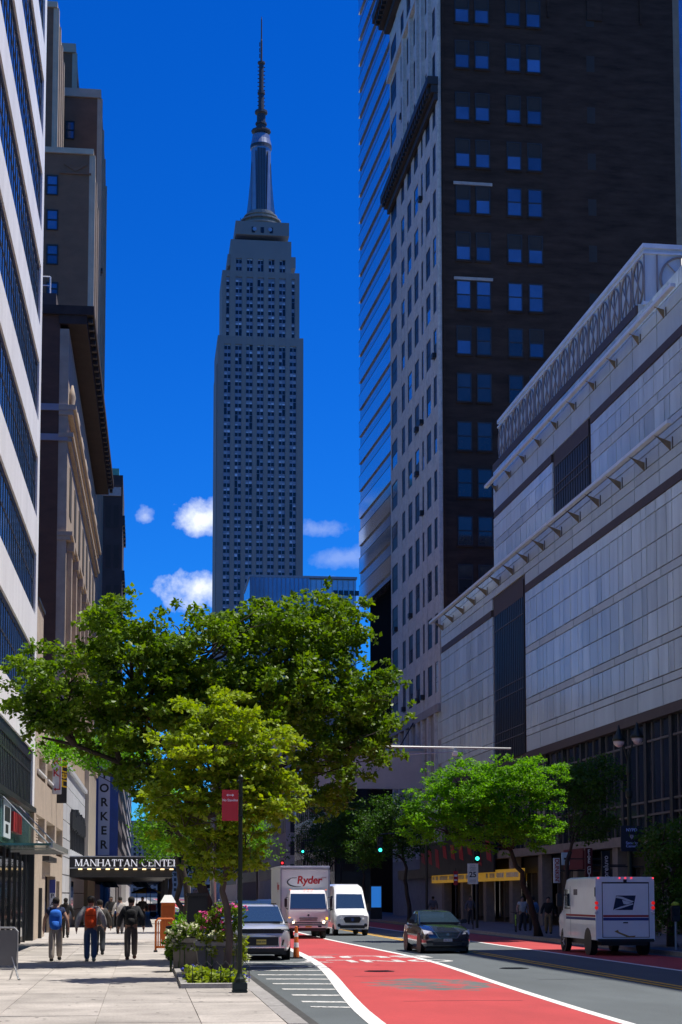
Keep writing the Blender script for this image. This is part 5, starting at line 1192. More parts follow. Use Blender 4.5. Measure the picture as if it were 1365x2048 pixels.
def car(label,name,cat,loc,rz,W,L,H,pm,hood,kind):
    """passenger car facing -Y; hood: (z at nose, z at windscreen base)"""
    t=thing(name,label,cat,loc,rz); h=W/2; zn,zw=hood; suv=kind=='suv'
    gc=.30 if suv else .20; wr=.37 if suv else .315; wb0,wb1=(.95,L-.95) if suv else (.88,L-.95)
    yw=1.45 if suv else 1.28; yr=yw+(.85 if suv else 1.05); ye=L-(.75 if suv else 1.25)
    def low(y,hw,z0,z1,cr): return sect(y,[(hw*.90,z0),(hw,z0+.14),(hw*1.0,z0+(z1-z0)*.62),(hw*.95,z1-.05),(hw*.80,z1),(hw*.35,z1+cr)])
    st=[low(.0,h*.80,gc+.16,zn-.16,.0),low(.05,h*.90,gc+.06,zn-.06,.015),low(.22,h*.97,gc,zn,.025),low(yw*.55,h,gc-.02,(zn+zw)/2+.03,.03),low(yw,h,gc-.02,zw,.02),low(yr,h,gc-.02,zw+.02,.0),low(ye,h,gc-.02,zw+.02,.0),low(L-.5,h*.99,gc,zw+.01,.0),low(L-.12,h*.93,gc+.06,zw-.06,0),low(L,h*.84,gc+.2,zw-.2,0)]
    b=MB().loft(st).build('body',pm,t); smooth_by_angle(b,40)
    # dark wheel arches and underside
    for y in (wb0,wb1):
        for s in(-1,1): MB().lathe([(wr+.07,-.012),(wr+.07,.012)],24,(s*(h+.0),y,wr),axis='x').build('wheel_arch',M_trim,t)
    MB().box(-h*.85,h*.85,.3,L-.3,gc-.12,gc+.02).build('underbody',M_trim,t)
    # cabin
    rb,rt_=h*.93,h*(.76 if suv else .70)
    def cab(y,hb,ht,zt): return sect(y,[(hb,zw-.02),(ht+.03,zt-.10) if zt-zw>.3 else (hb*.98,zt-.01),(ht,zt-.02),(ht*.55,zt+.015)])
    c=MB().loft([cab(yw,rb,rb*.97,zw+.02),cab(yr,rb,rt_,H-.05),cab((yr+ye)/2,rb,rt_,H),cab(ye,rb,rt_*.98,H-.04),cab(L-.12 if suv else L-.42,rb*.9,rb*.85,zw+.05)]).build('cabin',pm,t); smooth_by_angle(c,30)
    # glass
    def lerp(a,b,k): return tuple(a[i]+(b[i]-a[i])*k for i in range(3))
    wl0=(-rb*.92,yw+.03,zw+.05); wr0=(rb*.92,yw+.03,zw+.05); wl1=(-rt_*.97,yr-.05,H-.085); wr1=(rt_*.97,yr-.05,H-.085)
    panel(t,'windscreen',[wl0,wr0,wr1,wl1],M_vglass,.03)
    for s in(-1,1):
        a=[(s*(rb+.0),yw+.42,zw+.05),(s*(rb+.0),ye+.05,zw+.05),(s*(rt_+.045),ye-.15,H-.13),(s*(rt_+.045),yr+.08,H-.13)]
        if s>0: a=a[::1]
        g=panel(t,'side_window',a if s>0 else a[::-1],M_vglass,.02)
        y_m=(yw+ye)/2+.1; piece('window_pillar',M_trim,g,s*(rb-.1)-.0,s*(rb+.02),y_m-.05,y_m+.05,zw+.05,zw+.06)
        m_=MB().box(-.11,.11,-.07,.07,-.07,.07).build('mirror',pm if suv else M_trim,t,bevel=.03); m_.location=(s*(h+.12),yw+.45,zw+.10)
        piece('mirror_stalk',M_trim,t,s*(h-.05),s*(h+.06),yw+.42,yw+.48,zw+.02,zw+.06)
        piece('door_handle',M_chrome,t,s*(h-.0),s*(h+.025),yr+.45,yr+.63,zw-.14,zw-.11)
        wheel(t,s*(h-.11),wb0,wr,.22); wheel(t,s*(h-.11),wb1,wr,.22)
    MB().box(-rb*.8,rb*.8,yw-.06,yw+.06,zw+.01,zw+.045).build('wiper_cowl',M_trim,t)
    return t
# --- silver parked suv ---
su=car('silver sport utility car parked at the near kerb behind the planters','parked_suv','car',(3.62,50.6,0),0,1.86,4.75,1.70,paint('silver_paint',(.52,.54,.57),metal=.3,rough=.35),(1.0,1.10),'suv')
MB().box(-.66,.66,-.015,.06,.83,.97).build('grille',M_trim,su,bevel=.01)
for i in range(7): MB().box(-.50+.165*i-.055,-.50+.165*i+.055,-.025,-.01,.85,.95).build('grille_slot',M_black,su)
for i in range(8): MB().box(-.585+.165*i-.012,-.585+.165*i+.012,-.035,-.01,.84,.96).build('grille_bar',M_dark,su)
for s in(-1,1):
    panel(su,'headlight',[(s*.56,-.0,.87),(s*.86,.16,.88),(s*.86,.18,.97),(s*.56,.0,.96)][::s],M_vglass,.035); panel(su,'running_light',[(s*.60,-.035,.945),(s*.85,.11,.955),(s*.85,.11,.97),(s*.60,-.035,.96)][::s],M_lamp,.01)
    MB().prism([(s*.62,-.02,.46),(s*.84,.06,.48),(s*.84,.06,.66),(s*.66,-.02,.64)],(0,.05,0)).build('side_intake',M_trim,su); MB().box(s*.55-.0,s*.55+s*.05,-.035,.05,.42,.72).build('intake_trim',pm if False else M_chrome,su)
MB().box(-.52,.52,-.03,.06,.46,.72).build('lower_intake',M_trim,su,bevel=.01); MB().box(-.74,.74,-.05,.08,.385,.425).build('bumper_trim',M_chrome,su,bevel=.01); MB().box(-.7,.7,-.02,.1,.27,.385).build('chin',M_trim,su)
pl=MB().box(-.15,.15,-.052,-.035,.50,.645).build('licence_plate',mat('yellow_plate',(.62,.52,.12),rough=.5),su); text('lettering','ENR 47K',.075,mat('plate_ink',(.05,.05,.08)),pl,(0,-.056,.572),ext=.001,offset=.001)
for s in(-1,1): MB().box(s*.62-.02,s*.62+.02,2.3,4.0,1.70,1.74).build('roof_rail',M_trim,su)
# --- dark sedan ---
sd=car('dark grey sedan driving toward the viewer beside the red lane','sedan','car',(10.38,55.9,0),R(1.2),1.66,4.4,1.46,paint('dark_grey_paint',(.04,.052,.075),metal=.6,rough=.2),(.80,.98),'sedan')
MB().prism([(-.44,-.03,.74),(.44,-.03,.74),(.30,-.03,.54),(-.30,-.03,.54)],(0,.06,0)).build('grille',M_trim,sd)
for i in range(4): w=.40-.035*i; MB().box(-w,w,-.04,-.028,.70-.045*i,.715-.045*i).build('grille_bar',M_chrome,sd)
for s in(-1,1):
    MB().prism([(s*.44,-.045,.765),(s*.50,-.045,.765),(s*.335,-.045,.535),(s*.29,-.045,.535)],(0,.03,0)).build('grille_chevron',M_chrome,sd)
    panel(sd,'headlight',[(s*.50,-.01,.66),(s*.78,.10,.64),(s*.81,.34,.80),(s*.55,.0,.74)][::s],M_lamp,.03)
    MB().box(s*.62-.12,s*.62+.12,-.02,.08,.36,.44).build('fog_lamp_recess',M_trim,sd)
MB().box(-.31,.31,-.045,.02,.525,.545).build('grille_base_bar',M_chrome,sd); MB().box(-.5,.5,-.02,.08,.28,.40).build('lower_intake',M_trim,sd)
pl=MB().box(-.15,.15,-.06,-.045,.42,.51).build('licence_plate',mat('plate_white',(.55,.56,.62),rough=.5),sd); text('lettering','JKE 2318',.06,mat('plate_ink',(.05,.05,.08)),pl,(0,-.064,.465),ext=.001,offset=.001)
MB().lathe([(.045,-.02),(.045,0)],14,(0,-.045,.655),axis='y').build('badge',M_chrome,sd)
# --- box truck ---
bt=thing('box_truck','white rental box truck with red lettering in the bus lane','truck',(7.55,75.4,0))
M_wt=paint('white_truck_paint',(.70,.68,.66),rough=.4,coat=.6); M_box=mat('box_aluminium',(.62,.64,.66),rough=.5,var=.08,scale=2)
hw=.92
cs=[sect(0.0,[(hw*.97,.62),(hw*.98,1.05),(hw*.97,1.25),(hw*.9,1.28)]),sect(.10,[(hw,.55),(hw,1.05),(hw,1.30),(hw*.92,1.33)])]
cab=MB().loft([sect(0.02,[(hw*.95,.52),(hw,.70),(hw,1.22),(hw*.95,1.27)]),sect(.10,[(hw*.97,.48),(hw,.70),(hw,1.30),(hw*.95,1.42)]),sect(.38,[(hw,.48),(hw,.8),(hw*.97,1.9),(hw*.88,2.12)]),sect(.55,[(hw,.48),(hw,.8),(hw*.97,1.95),(hw*.86,2.22)]),sect(1.35,[(hw,.48),(hw,.8),(hw*.97,1.95),(hw*.86,2.24)])]).build('cab',M_wt,bt); smooth_by_angle(cab,40)
panel(bt,'windscreen',[(-hw*.90,.085,1.36),(hw*.90,.085,1.36),(hw*.86,.40,2.06),(-hw*.86,.40,2.06)],M_vglass,.04)
MB().box(-.32,.34,.26,.29,1.72,1.95).build('sun_visor',mat('visor_blue',(.15,.30,.34),rough=.5),bt) if False else None
MB().box(-hw*.9,hw*.9,-.03,.06,.50,.62).build('bumper',M_wt,bt,bevel=.02); MB().box(-hw*.9,hw*.9,-.025,.06,.625,.655).build('bumper_gap',M_trim,bt)
MB().box(-hw*.86,hw*.86,.0,.1,.36,.50).build('bumper_skirt',M_trim,bt)
for z,w in ((.86,.40),(.95,.42),(.74,.85)): MB().box(-w,w,-.012,.03,z-.018,z+.018).build('grille_slot',M_trim,bt)
for s in(-1,1):
    panel(bt,'headlight',[(s*.60,-.02,.70),(s*.88,.04,.70),(s*.90,.06,.92),(s*.72,-.0,.86)][::s],M_lamp,.02); MB().lathe([(.055,-.05),(.055,-.02)],12,(s*.70,.0,.77),axis='y').build('lit_lamp',M_on,bt)
    MB().box(s*.52-.08,s*.52+.08,-.04,-.03,.53,.60).build('fog_lamp',M_trim,bt)
    MB().box(s*(hw+.12)-.06,s*(hw+.12)+.06,-.02,.08,1.45,1.85).build('mirror',M_trim,bt,bevel=.02); MB().tube([(s*hw,.25,1.9),(s*(hw+.12),.05,1.88)],.018,6).tube([(s*hw,.25,1.35),(s*(hw+.12),.05,1.42)],.018,6).build('mirror_arm',M_trim,bt)
    wheel(bt,s*(hw-.16),.95,.40,.24); wheel(bt,s*(hw-.05),5.0,.40,.42)
    MB().box(s*.86-.05,s*.86+.03,-.01,.06,.88,.98).build('turn_lamp',mat('amber_lamp',(.8,.3,.02),var=0,emit=(1,.40,.02),es=2.2),bt)
MB().lathe([(.05,-.03),(.05,0)],14,(0,.05,1.08),axis='y').build('badge',M_chrome,bt)
pl=MB().box(-.14,.14,-.05,-.035,.525,.60).build('licence_plate',mat('orange_plate',(.55,.36,.08),rough=.5),bt)
bx0,bx1,bz0,bz1,by0,by1=-1.14,1.12,.80,3.26,1.5,7.4
MB().box(bx0,bx1,by0,by1,bz0,bz1).build('cargo_box',M_box,bt)
MB().box(bx0-.03,bx1+.03,by0-.04,by1,bz1,bz1+.10).box(bx0-.03,bx1+.03,by0-.05,by0-.01,bz1-.06,bz1).build('roof_cap',mat('box_cap',(.75,.77,.80),rough=.35,metal=.3),bt,bevel=.02)
for x in(bx0,bx1): MB().box(x-.035,x+.035,by0-.04,by0+.04,bz0,bz1-.06).build('corner_post',M_steel,bt)
MB().box(-.4,.4,1.4,7.2,.45,.80).build('chassis',M_trim,bt)
fr=MB().box(bx0+.05,bx1-.05,by0-.02,by0-.003,bz0+.05,bz1-.07).build('front_panel',mat('box_front_white',(.72,.74,.76),rough=.5,var=.05),bt)
rl=text('lettering','Ryder',.50,mat('ryder_red',(.45,.008,.015),rough=.5,var=.05),fr,(.18,by0-.03,2.68),ext=.004,offset=.012,shear=.12,spacing=.95)
# grey swoosh round the lettering
arc=[(-.80+.42*math.cos(a)*1.0,by0-.03,2.60+.22*math.sin(a)) for a in np.linspace(R(120),R(285),14)]
q=MB(); arc=[(-.34+.50*math.cos(a),by0-.028,2.60+.22*math.sin(a)) for a in np.linspace(R(118),R(285),16)]
q.tube(arc,[.006+.028*math.sin(math.pi*i/15) for i in range(16)],5).tube([(-.62,by0-.028,2.79),(-.40,by0-.028,2.80)],.012,4).build('swoosh',mat('swoosh_grey',(.05,.06,.06)),fr)
text('lettering','.com',.13,mat('ryder_grey',(.35,.12,.12)),fr,(.86,by0-.03,2.82),ext=.002)
for x in(-.8,-.12,.05,.22,.85): MB().box(x-.03,x+.03,.42,.46,2.22,2.26).build('marker_lamp',mat('marker_red',(.6,.1,.03),var=0,emit=(1,.15,.03),es=1.0),bt)
text('side_lettering','Ryder',.5,mat('ryder_red',(.45,.008,.015)),bt,(bx0-.01,3.0,2.4),(R(90),0,R(-90)),ext=.002,offset=.01)
# --- white high-roof van ---
vn=thing('white_van','white high-roof van beside the box truck','van',(10.27,80.9,0),R(.5))
M_wv=paint('white_van_paint',(.80,.80,.79),rough=.35,coat=.8); hw=.86
V=lambda y,a,b,c,d,zt,f=.8: sect(y,[(hw*a,.32),(hw*b,.60),(hw*b,c),(hw*d,zt-.10 if zt>1.4 else zt-.05),(hw*d*f,zt)])
bd=MB().loft([V(0.02,.86,.90,.92,.86,1.02),V(.12,.93,.97,.98,.92,1.12),V(.55,.96,1,1.12,.93,1.26),V(.72,.96,1,1.15,.92,1.34),V(1.40,.97,1,1.5,.84,2.28),V(1.75,.97,1,1.5,.82,2.48),V(2.3,.97,1,1.5,.82,2.55),V(5.2,.97,1,1.5,.82,2.55)]).build('body',M_wv,vn); smooth_by_angle(bd,35)
panel(vn,'windscreen',[(-hw*.84,.74,1.30),(hw*.84,.74,1.30),(hw*.74,1.27,2.02),(-hw*.74,1.27,2.02)],M_vglass,.05)
MB().prism([(-.36,-.03,.93),(.36,-.03,.93),(.44,-.03,.83),(.34,-.03,.64),(-.34,-.03,.64),(-.44,-.03,.83)],(0,.07,0)).build('grille',M_trim,vn)
for z in(.71,.785,.86): MB().box(-.34,.34,-.04,-.028,z-.008,z+.008).build('grille_bar',M_dark,vn)
MB().lathe([(.085,-.05),(.085,-.03)],16,(0,0,.80),axis='y').build('badge',mat('badge_blue',(.05,.08,.2),rough=.2,metal=.4),vn).scale=(1,1,1)
MB().box(-.62,.62,-.015,.1,.36,.52).build('lower_intake',M_trim,vn,bevel=.02); MB().box(-.14,.14,-.03,-.01,.55,.60).build('licence_plate',M_signw,vn)
for s in(-1,1):
    panel(vn,'headlight',[(s*.48,-.0,.80),(s*.78,.09,.82),(s*.80,.24,1.0),(s*.52,.03,.93)][::s],M_lamp,.03); MB().lathe([(.085,-.03),(.085,.05)],14,(s*.66,.02,.52),axis='y').build('fog_lamp',M_trim,vn)
    MB().box(s*(hw+.13)-.09,s*(hw+.13)+.09,.95,1.07,1.22,1.60).build('mirror',M_trim,vn,bevel=.03); MB().box(s*(hw-.05),s*(hw+.1),.98,1.04,1.25,1.32).build('mirror_stalk',M_trim,vn)
    wheel(vn,s*(hw-.12),.85,.34,.23); wheel(vn,s*(hw-.12),4.2,.34,.23)
    panel(vn,'side_window',([(s*(hw*.985),1.3,1.32),(s*(hw*.985),2.2,1.32),(s*(hw*.93),2.2,1.95),(s*(hw*.93),1.55,1.95)])[::(1 if s>0 else -1)],M_vglass,.015)
for s in(-.42,.28): MB().box(s-.15,s+.15,.62,.70,1.275,1.29).build('bonnet_vent',M_trim,vn)
# --- mail van ---
mv=thing('mail_van','white boxy mail van with blue eagle emblem parked on the far side','mail van',(15.83,53.2,0),R(-.6))
M_mw=paint('mail_white',(.80,.83,.86),rough=.35,coat=.4); hw=.995; zt=2.60; Lm=5.5
def ms(y,a,z0,z1,b): return sect(y,[(hw*a,z0),(hw*a,z1-.16),(hw*b,z1-.05),(hw*b-.07,z1)])
bd=MB().loft([ms(0,1,.52,zt,.985),ms(3.6,1,.52,zt,.985),ms(3.95,1,.52,zt-.03,.98),ms(4.25,.99,.52,2.3,.94),ms(4.55,.97,.52,1.55,.95),ms(5.2,.94,.52,1.35,.93),ms(Lm,.88,.56,1.1,.9)]).build('body',M_mw,mv); smooth_by_angle(bd,40)
def mp(px,py): p=atY(px,py,53.2); return p.x-15.83,p.z
dx0,dz1=mp(1204,1764); dx1,dz0=mp(1299.5,1875)
M_gap=mat('door_gap',(.05,.045,.05),rough=.8,var=.2)
MB().box(dx0,dx1,-.006,0,dz0,dz1).build('door_gap',M_gap,mv)
dr=MB().box(dx0+.025,dx1-.025,-.018,-.006,dz0+.02,dz1-.05).build('rear_door',M_mw,mv)
sz=(mp(1250,1841)[1],mp(1250,1830)[1]); h3=(sz[1]-sz[0])
for a,b,m_ in ((.62,1.0,mat('stripe_red',(.38,.03,.04))),(.0,.5,mat('stripe_blue',(.03,.05,.22)))): MB().box(dx0+.03,dx1-.03,-.021,-.018,sz[0]+h3*a,sz[0]+h3*b).build('stripe',m_,dr); piece('stripe',m_,mv,-hw-.004,-hw,.05,4.0,sz[0]+h3*a,sz[0]+h3*b)
# emblem: slanted navy field with a white eagle head in profile
ex0,ez1=mp(1226,1791); ex1,ez0=mp(1272,1820); ew=ex1-ex0; eh=ez1-ez0
E=lambda u,v:(ex0+ew*u,-.0225,ez0+eh*v)
em=MB().prism([E(0,0),E(.86,0),E(1,1),E(.14,1)],(0,.004,0)).build('emblem_field',mat('emblem_navy',(.008,.012,.055),rough=.4),dr)
EE=lambda u,v:(ex0+ew*u,-.025,ez0+eh*v)
M_ew=mat('emblem_white',(.62,.65,.70),rough=.5)
MB().prism([EE(.16,.97),EE(.42,.90),EE(.80,.66),EE(.92,.60),EE(.84,.54),EE(.62,.60),EE(.36,.78),EE(.12,.84)],(0,.003,0)).build('eagle_head',M_ew,em)
MB().prism([EE(.40,.70),EE(.70,.55),EE(.86,.50),EE(.60,.38),EE(.46,.42)],(0,.003,0)).build('eagle_beak',M_ew,em)
MB().prism([EE(.02,.04),EE(.30,.22),EE(.86,.46),EE(.90,.40),EE(.40,.14),EE(.05,.0)],(0,.003,0)).build('eagle_wing',M_ew,em)
for px in(1193.5,1306.5):
    for k,py in enumerate((1806,1815.5,1825)):
        x,z=mp(px,py); MB().lathe([(.045,-.03),(.06,-.01),(.06,.0)],14,(x,0,z),axis='y').build('tail_light' if k<2 else 'reverse_light',M_tail if k<2 else M_lamp,mv)
for px in(1197,1239.5,1251,1263,1306): x,z=mp(px,1756); MB().box(x-.025,x+.025,-.02,0,z-.02,z+.02).build('marker_lamp',mat('marker_red2',(.5,.02,.03),var=0,emit=(1,.05,.08),es=1.2),mv)
MB().box(-hw*.95,hw*.95,-.10,.05,.46,.56).build('rear_step',M_trim,mv,bevel=.01); MB().box(-hw*.8,hw*.8,.1,5.2,.34,.53).build('chassis',M_trim,mv)
x,z=mp(1250,1765); MB().box(x-.05,x+.05,-.06,0,z-.0,z+.10).build('door_latch',M_trim,mv); MB().box(-.08,.08,-.04,-.018,sz[0]-.09,sz[0]-.05).build('door_handle',M_trim,mv)
# rubbed brown scrape on the lower door
x0_,z0_=mp(1229,1864); MB().prism([(x0_,-.022,z0_+.02),(x0_+.12,-.022,z0_+.07),(x0_+.16,-.022,z0_),(x0_+.5,-.022,z0_-.13),(x0_+.72,-.022,z0_-.12),(x0_+.68,-.022,z0_-.17),(x0_+.45,-.022,z0_-.18),(x0_+.14,-.022,z0_-.05)],(0,.003,0)).build('scrape',mat('scrape_brown',(.30,.20,.07),rough=.8,var=.3,scale=12),dr)
for s in(-1,1):
    wheel(mv,s*(hw-.14),1.05,.36,.22); wheel(mv,s*(hw-.14),4.55,.36,.22)
    MB().lathe([(.47,-.008),(.47,.008)],20,(s*hw,1.05,.44),axis='x').build('wheel_arch',M_trim,mv); MB().lathe([(.44,-.008),(.44,.008)],20,(s*hw*.96,4.55,.40),axis='x').build('wheel_arch',M_trim,mv)
piece('side_door',mat('mail_side_gap',(.25,.27,.3),rough=.5),mv,-hw-.003,-hw,3.35,3.38,.6,2.3)
g=MB().box(-hw-.012,-hw-.002,3.45,4.15,1.55,2.2).build('cab_window',M_vglass,mv); MB().box(-hw-.02,-hw-.004,3.42,4.18,1.52,1.56).build('window_trim',M_trim,g)
MB().box(-hw-.006,-hw,2.4,2.9,2.0,2.2).build('side_emblem',mat('emblem_navy',(.008,.012,.055)),mv); MB().box(-hw-.30,-hw-.12,4.1,4.25,1.6,2.05).build('mirror',M_trim,mv,bevel=.02); MB().tube([(-hw,4.2,2.0),(-hw-.2,4.18,2.0)],.015,5).build('mirror_arm',M_trim,mv)
MB().box(-hw-.015,-hw,-.0,.10,1.95,2.25).build('side_marker',M_trim,mv)
# --- far traffic on the near side ---
def far_car(label,px,py,Y,pm,suv=True):
    X=gz(px,py).x if Y is None else (px-285)/FPX*Y; return car(label,'far_car','car',(X,Y,0),0,1.8,4.6,1.68 if suv else 1.46,pm,(1.0,1.10) if suv else (.8,.98),'suv' if suv else 'sedan')
far_car('dark car queued behind the parked silver car',455,1860,66,paint('navy_paint',(.02,.025,.045),metal=.4))
far_car('dark car far along the near kerb behind the box truck',500,1850,95,paint('black_car_paint',(.012,.012,.014),metal=.3))
far_car('blue-grey car farthest along the near kerb lane',535,1840,118,paint('bluegrey_paint',(.06,.08,.12),metal=.4))
far_car('dark car parked along the far kerb beyond the sedan',760,1850,118,paint('black_car_paint',(.012,.012,.014),metal=.3)) if False else None
# far bus ahead of the truck
bs=thing('city_bus','white and blue city bus far behind the box truck','bus',(5.6,150,0))
MB().box(-1.25,1.25,0,12,.35,3.1).build('body',M_wv,bs,bevel=.12); panel(bs,'windscreen',[(-1.1,-.01,1.3),(1.1,-.01,1.3),(1.08,-.01,2.5),(-1.08,-.01,2.5)],M_vglass,.03); MB().box(-1.2,1.2,-.02,.0,.5,.95).build('blue_band',mat('bus_blue',(.02,.06,.25)),bs); MB().box(-.9,.9,-.03,0,2.62,2.95).build('destination_panel',M_trim,bs)
for s in(-1,1): MB().box(s*.9-.12,s*.9+.12,-.03,0,.98,1.16).build('headlight',M_lamp,bs); wheel(bs,s*1.1,2.2,.45,.28,rim=False); wheel(bs,s*1.1,8.6,.45,.28,rim=False)
# ================= people =================
SKG=1.28
def skin_ready(name,verts,edges,radii,m,parent,root=0,sub=1):
    """adds the skin layer through a bmesh so that every vertex has a radius"""
    bm=bmesh.new(); lay=bm.verts.layers.skin.verify(); vs_=[bm.verts.new(v) for v in verts]
    for a,b in edges: bm.edges.new((vs_[a],vs_[b]))
    for i,r in enumerate(radii):
        q=SKG if min(r if isinstance(r,tuple) else (r,))>.02 else 1.1
        vs_[i][lay].radius=(r*q,r*q) if not isinstance(r,tuple) else (r[0]*q,r[1]*q); vs_[i][lay].use_root=(i==root)
    me=bpy.data.meshes.new(name); bm.to_mesh(me); bm.free(); o=bpy.data.objects.new(name,me)
    md=o.modifiers.new('k','SKIN'); md.use_smooth_shade=True
    ms=o.modifiers.new('s','SUBSURF'); ms.levels=sub; ms.render_levels=sub
    me.materials.append(m); o.parent=parent; COL.objects.link(o); return o
SK=mat('skin_tone',(.36,.20,.14),rough=.6,var=.1); SK2=mat('skin_tone_deep',(.16,.085,.055),rough=.6,var=.1)
_fab={}
def fab(c):
    k='fabric_%d_%d_%d'%tuple(int(x*255) for x in c); return mat(k,c,rough=.9,var=.16,scale=5,bump=.35,bscale=22)
def person(label,loc,rz,h,top,legs,hair,shoes=(.02,.02,.02),stride=.22,skin=None,sleeve='long',jacket=1.0,detail=True,cap=None,longhair=False,arms=.12,phase=1):
    """figure facing +Y, in mid-stride"""
    s=h/1.75; t=thing('person',label,'person',loc,rz); sk=skin or SK
    p=phase; st=stride
    Z=lambda x,y,z:(x*s,y*s,z*s)
    hipL,hipR=Z(-.095,0,.92),Z(.095,0,.92)
    kL=Z(-.10,.10*p*st/.22+.03,.50); kR=Z(.10,-.02*p*st/.22+.05,.50)
    aL=Z(-.10,.17*p*st/.22,.09); aR=Z(.10,-.24*p*st/.22,.13 if st>.1 else .09)
    shL,shR=Z(-.185,.0,1.415),Z(.185,.0,1.415); ea=arms
    eL=Z(-.19-ea,-.06*p-.02,1.16); eR=Z(.19+ea,.05*p-.02,1.16); wL=Z(-.20-ea*1.25,-.08*p+.10,.91); wR=Z(.20+ea*1.25,.14*p+.08,.93)
    V=[Z(0,0,.95),Z(0,.01,1.15),Z(0,0,1.36),Z(0,.005,1.50),Z(0,.02,1.57),Z(0,.015,1.65),Z(0,.01,1.72)]
    E=[(0,1),(1,2),(2,3),(3,4),(4,5),(5,6)]; Rr=[(.14*s,.11*s),(.13*s,.095*s),(.15*s,.10*s),.052*s,.068*s,(.078*s,.092*s),(.055*s,.065*s)]
    def chain(frm,pts,rad):
        k=frm
        for q,r in zip(pts,rad): V.append(q); Rr.append(r); E.append((k,len(V)-1)); k=len(V)-1
        return k
    hl=chain(2,[shL,eL,wL],[.062*s,.044*s,.030*s]); hr=chain(2,[shR,eR,wR],[.062*s,.044*s,.030*s])
    for w,k,sg in ((wL,hl,-1),(wR,hr,1)):
        pm_=chain(k,[(w[0],w[1]+.015*s,w[2]-.07*s)],[(.018*s,.034*s)])
        if detail:
            for f in range(4): chain(pm_,[(w[0]+.004*sg*s,w[1]+(.035-.02*f)*s,w[2]-.115*s),(w[0]-.008*sg*s,w[1]+(.045-.02*f)*s,w[2]-(.165-.006*abs(f-1.4))*s)],[.0095*s,.0075*s])
            chain(pm_,[(w[0]-.01*sg*s,w[1]+.05*s,w[2]-.085*s),(w[0]-.016*sg*s,w[1]+.062*s,w[2]-.12*s)],[.010*s,.008*s])
    chain(0,[hipL,kL,aL],[.085*s,.055*s,.038*s]); chain(0,[hipR,kR,aR],[.085*s,.055*s,.038*s])
    skin_ready('body',V,E,Rr,sk,t,0,1)
    # face seen only from the far side: nose, ears
    for sg in(-1,1):
        e=MB().lathe([(.005,-.012),(.026,-.006),(.028,.004),(.006,.01)],8,(0,0,0),axis='x').build('ear',sk,t,smooth=True); e.location=Z(sg*.082,.02,1.64); e.scale=(s,s*.8,s*1.3)
    n=MB().prism([(-.014,0,-.02),(.014,0,-.02),(.004,0,.03),(-.004,0,.03)],(0,.03,-.01)).build('nose',sk,t); n.location=Z(0,.095,1.63)
    # hair / cap
    if cap: MB().lathe([(.101*s,-.02*s),(.104*s,.02*s),(.09*s,.07*s),(.05*s,.10*s),(.01*s,.108*s)],14,Z(0,.012,1.685)).build('cap',fab(cap),t,smooth=True)
    MB().lathe([(.02*s,-.085*s),(.075*s,-.075*s),(.096*s,-.03*s),(.100*s,.02*s),(.085*s,.068*s),(.05*s,.096*s),(.01*s,.105*s)],14,Z(0,-.012,1.675)).build('hair',fab(hair),t,smooth=True)
    hv=[] if True else [Z(0,-.015,1.60),Z(0,-.02,1.68),Z(0,.0,1.735)]
    if hv: skin_ready('hair',hv,[(0,1),(1,2)],[(.074*s,.080*s),(.090*s,.104*s),(.066*s,.078*s)],fab(hair),t,1,2)
    if longhair: skin_ready('long_hair',[Z(0,-.04,1.62),Z(0,-.075,1.48),Z(0,-.085,1.34)],[(0,1),(1,2)],[(.085*s,.06*s),(.095*s,.05*s),(.06*s,.03*s)],fab(hair),t,0,1)
    j=jacket
    TV=[Z(0,.0,.90),Z(0,.01,1.10),Z(0,.0,1.36),Z(0,.005,1.485)]; TE=[(0,1),(1,2),(2,3)]; TR=[(.160*s*j,.125*s*j),(.150*s*j,.115*s*j),(.172*s*j,.118*s*j),(.068*s,.066*s)]
    for sh,e,w in ((shL,eL,wL),(shR,eR,wR)):
        k=2; pts=[sh,e,w] if sleeve=='long' else [sh,(sh[0]*.5+e[0]*.5,sh[1]*.5+e[1]*.5,sh[2]*.45+e[2]*.55)]; rad=[.078*s*j,.062*s*j,.048*s*j] if sleeve=='long' else [.080*s,.068*s]
        for q,r in zip(pts,rad): TV.append(q); TR.append(r); TE.append((k,len(TV)-1)); k=len(TV)-1
    skin_ready('jacket' if sleeve=='long' else 'shirt',TV,TE,TR,fab(top),t,0,1)
    LV=[Z(0,0,.97),Z(0,0,.90),hipL,kL,aL,hipR,kR,aR]; LE=[(0,1),(1,2),(2,3),(3,4),(1,5),(5,6),(6,7)]; LR=[(.145*s,.115*s),(.150*s,.12*s),.098*s,.076*s,.066*s,.098*s,.076*s,.066*s]; LV[4]=(aL[0],aL[1],aL[2]-.05*s); LV[7]=(aR[0],aR[1],aR[2]-.04*s)
    skin_ready('trousers',LV,LE,LR,fab(legs),t,0,1)
    for a,lift in((aL,0),(aR,.5 if st>.1 else 0)):
        sh=[(a[0],a[1]-.05*s,a[2]-.045*s),(a[0],a[1]+.05*s,a[2]-.055*s-.02*lift*s),(a[0],a[1]+.16*s,a[2]-.062*s-.07*lift*s)]
        skin_ready('shoe',sh,[(0,1),(1,2)],[.050*s,(.052*s,.042*s),(.044*s,.030*s)],fab(shoes),t,0,1)
    return t
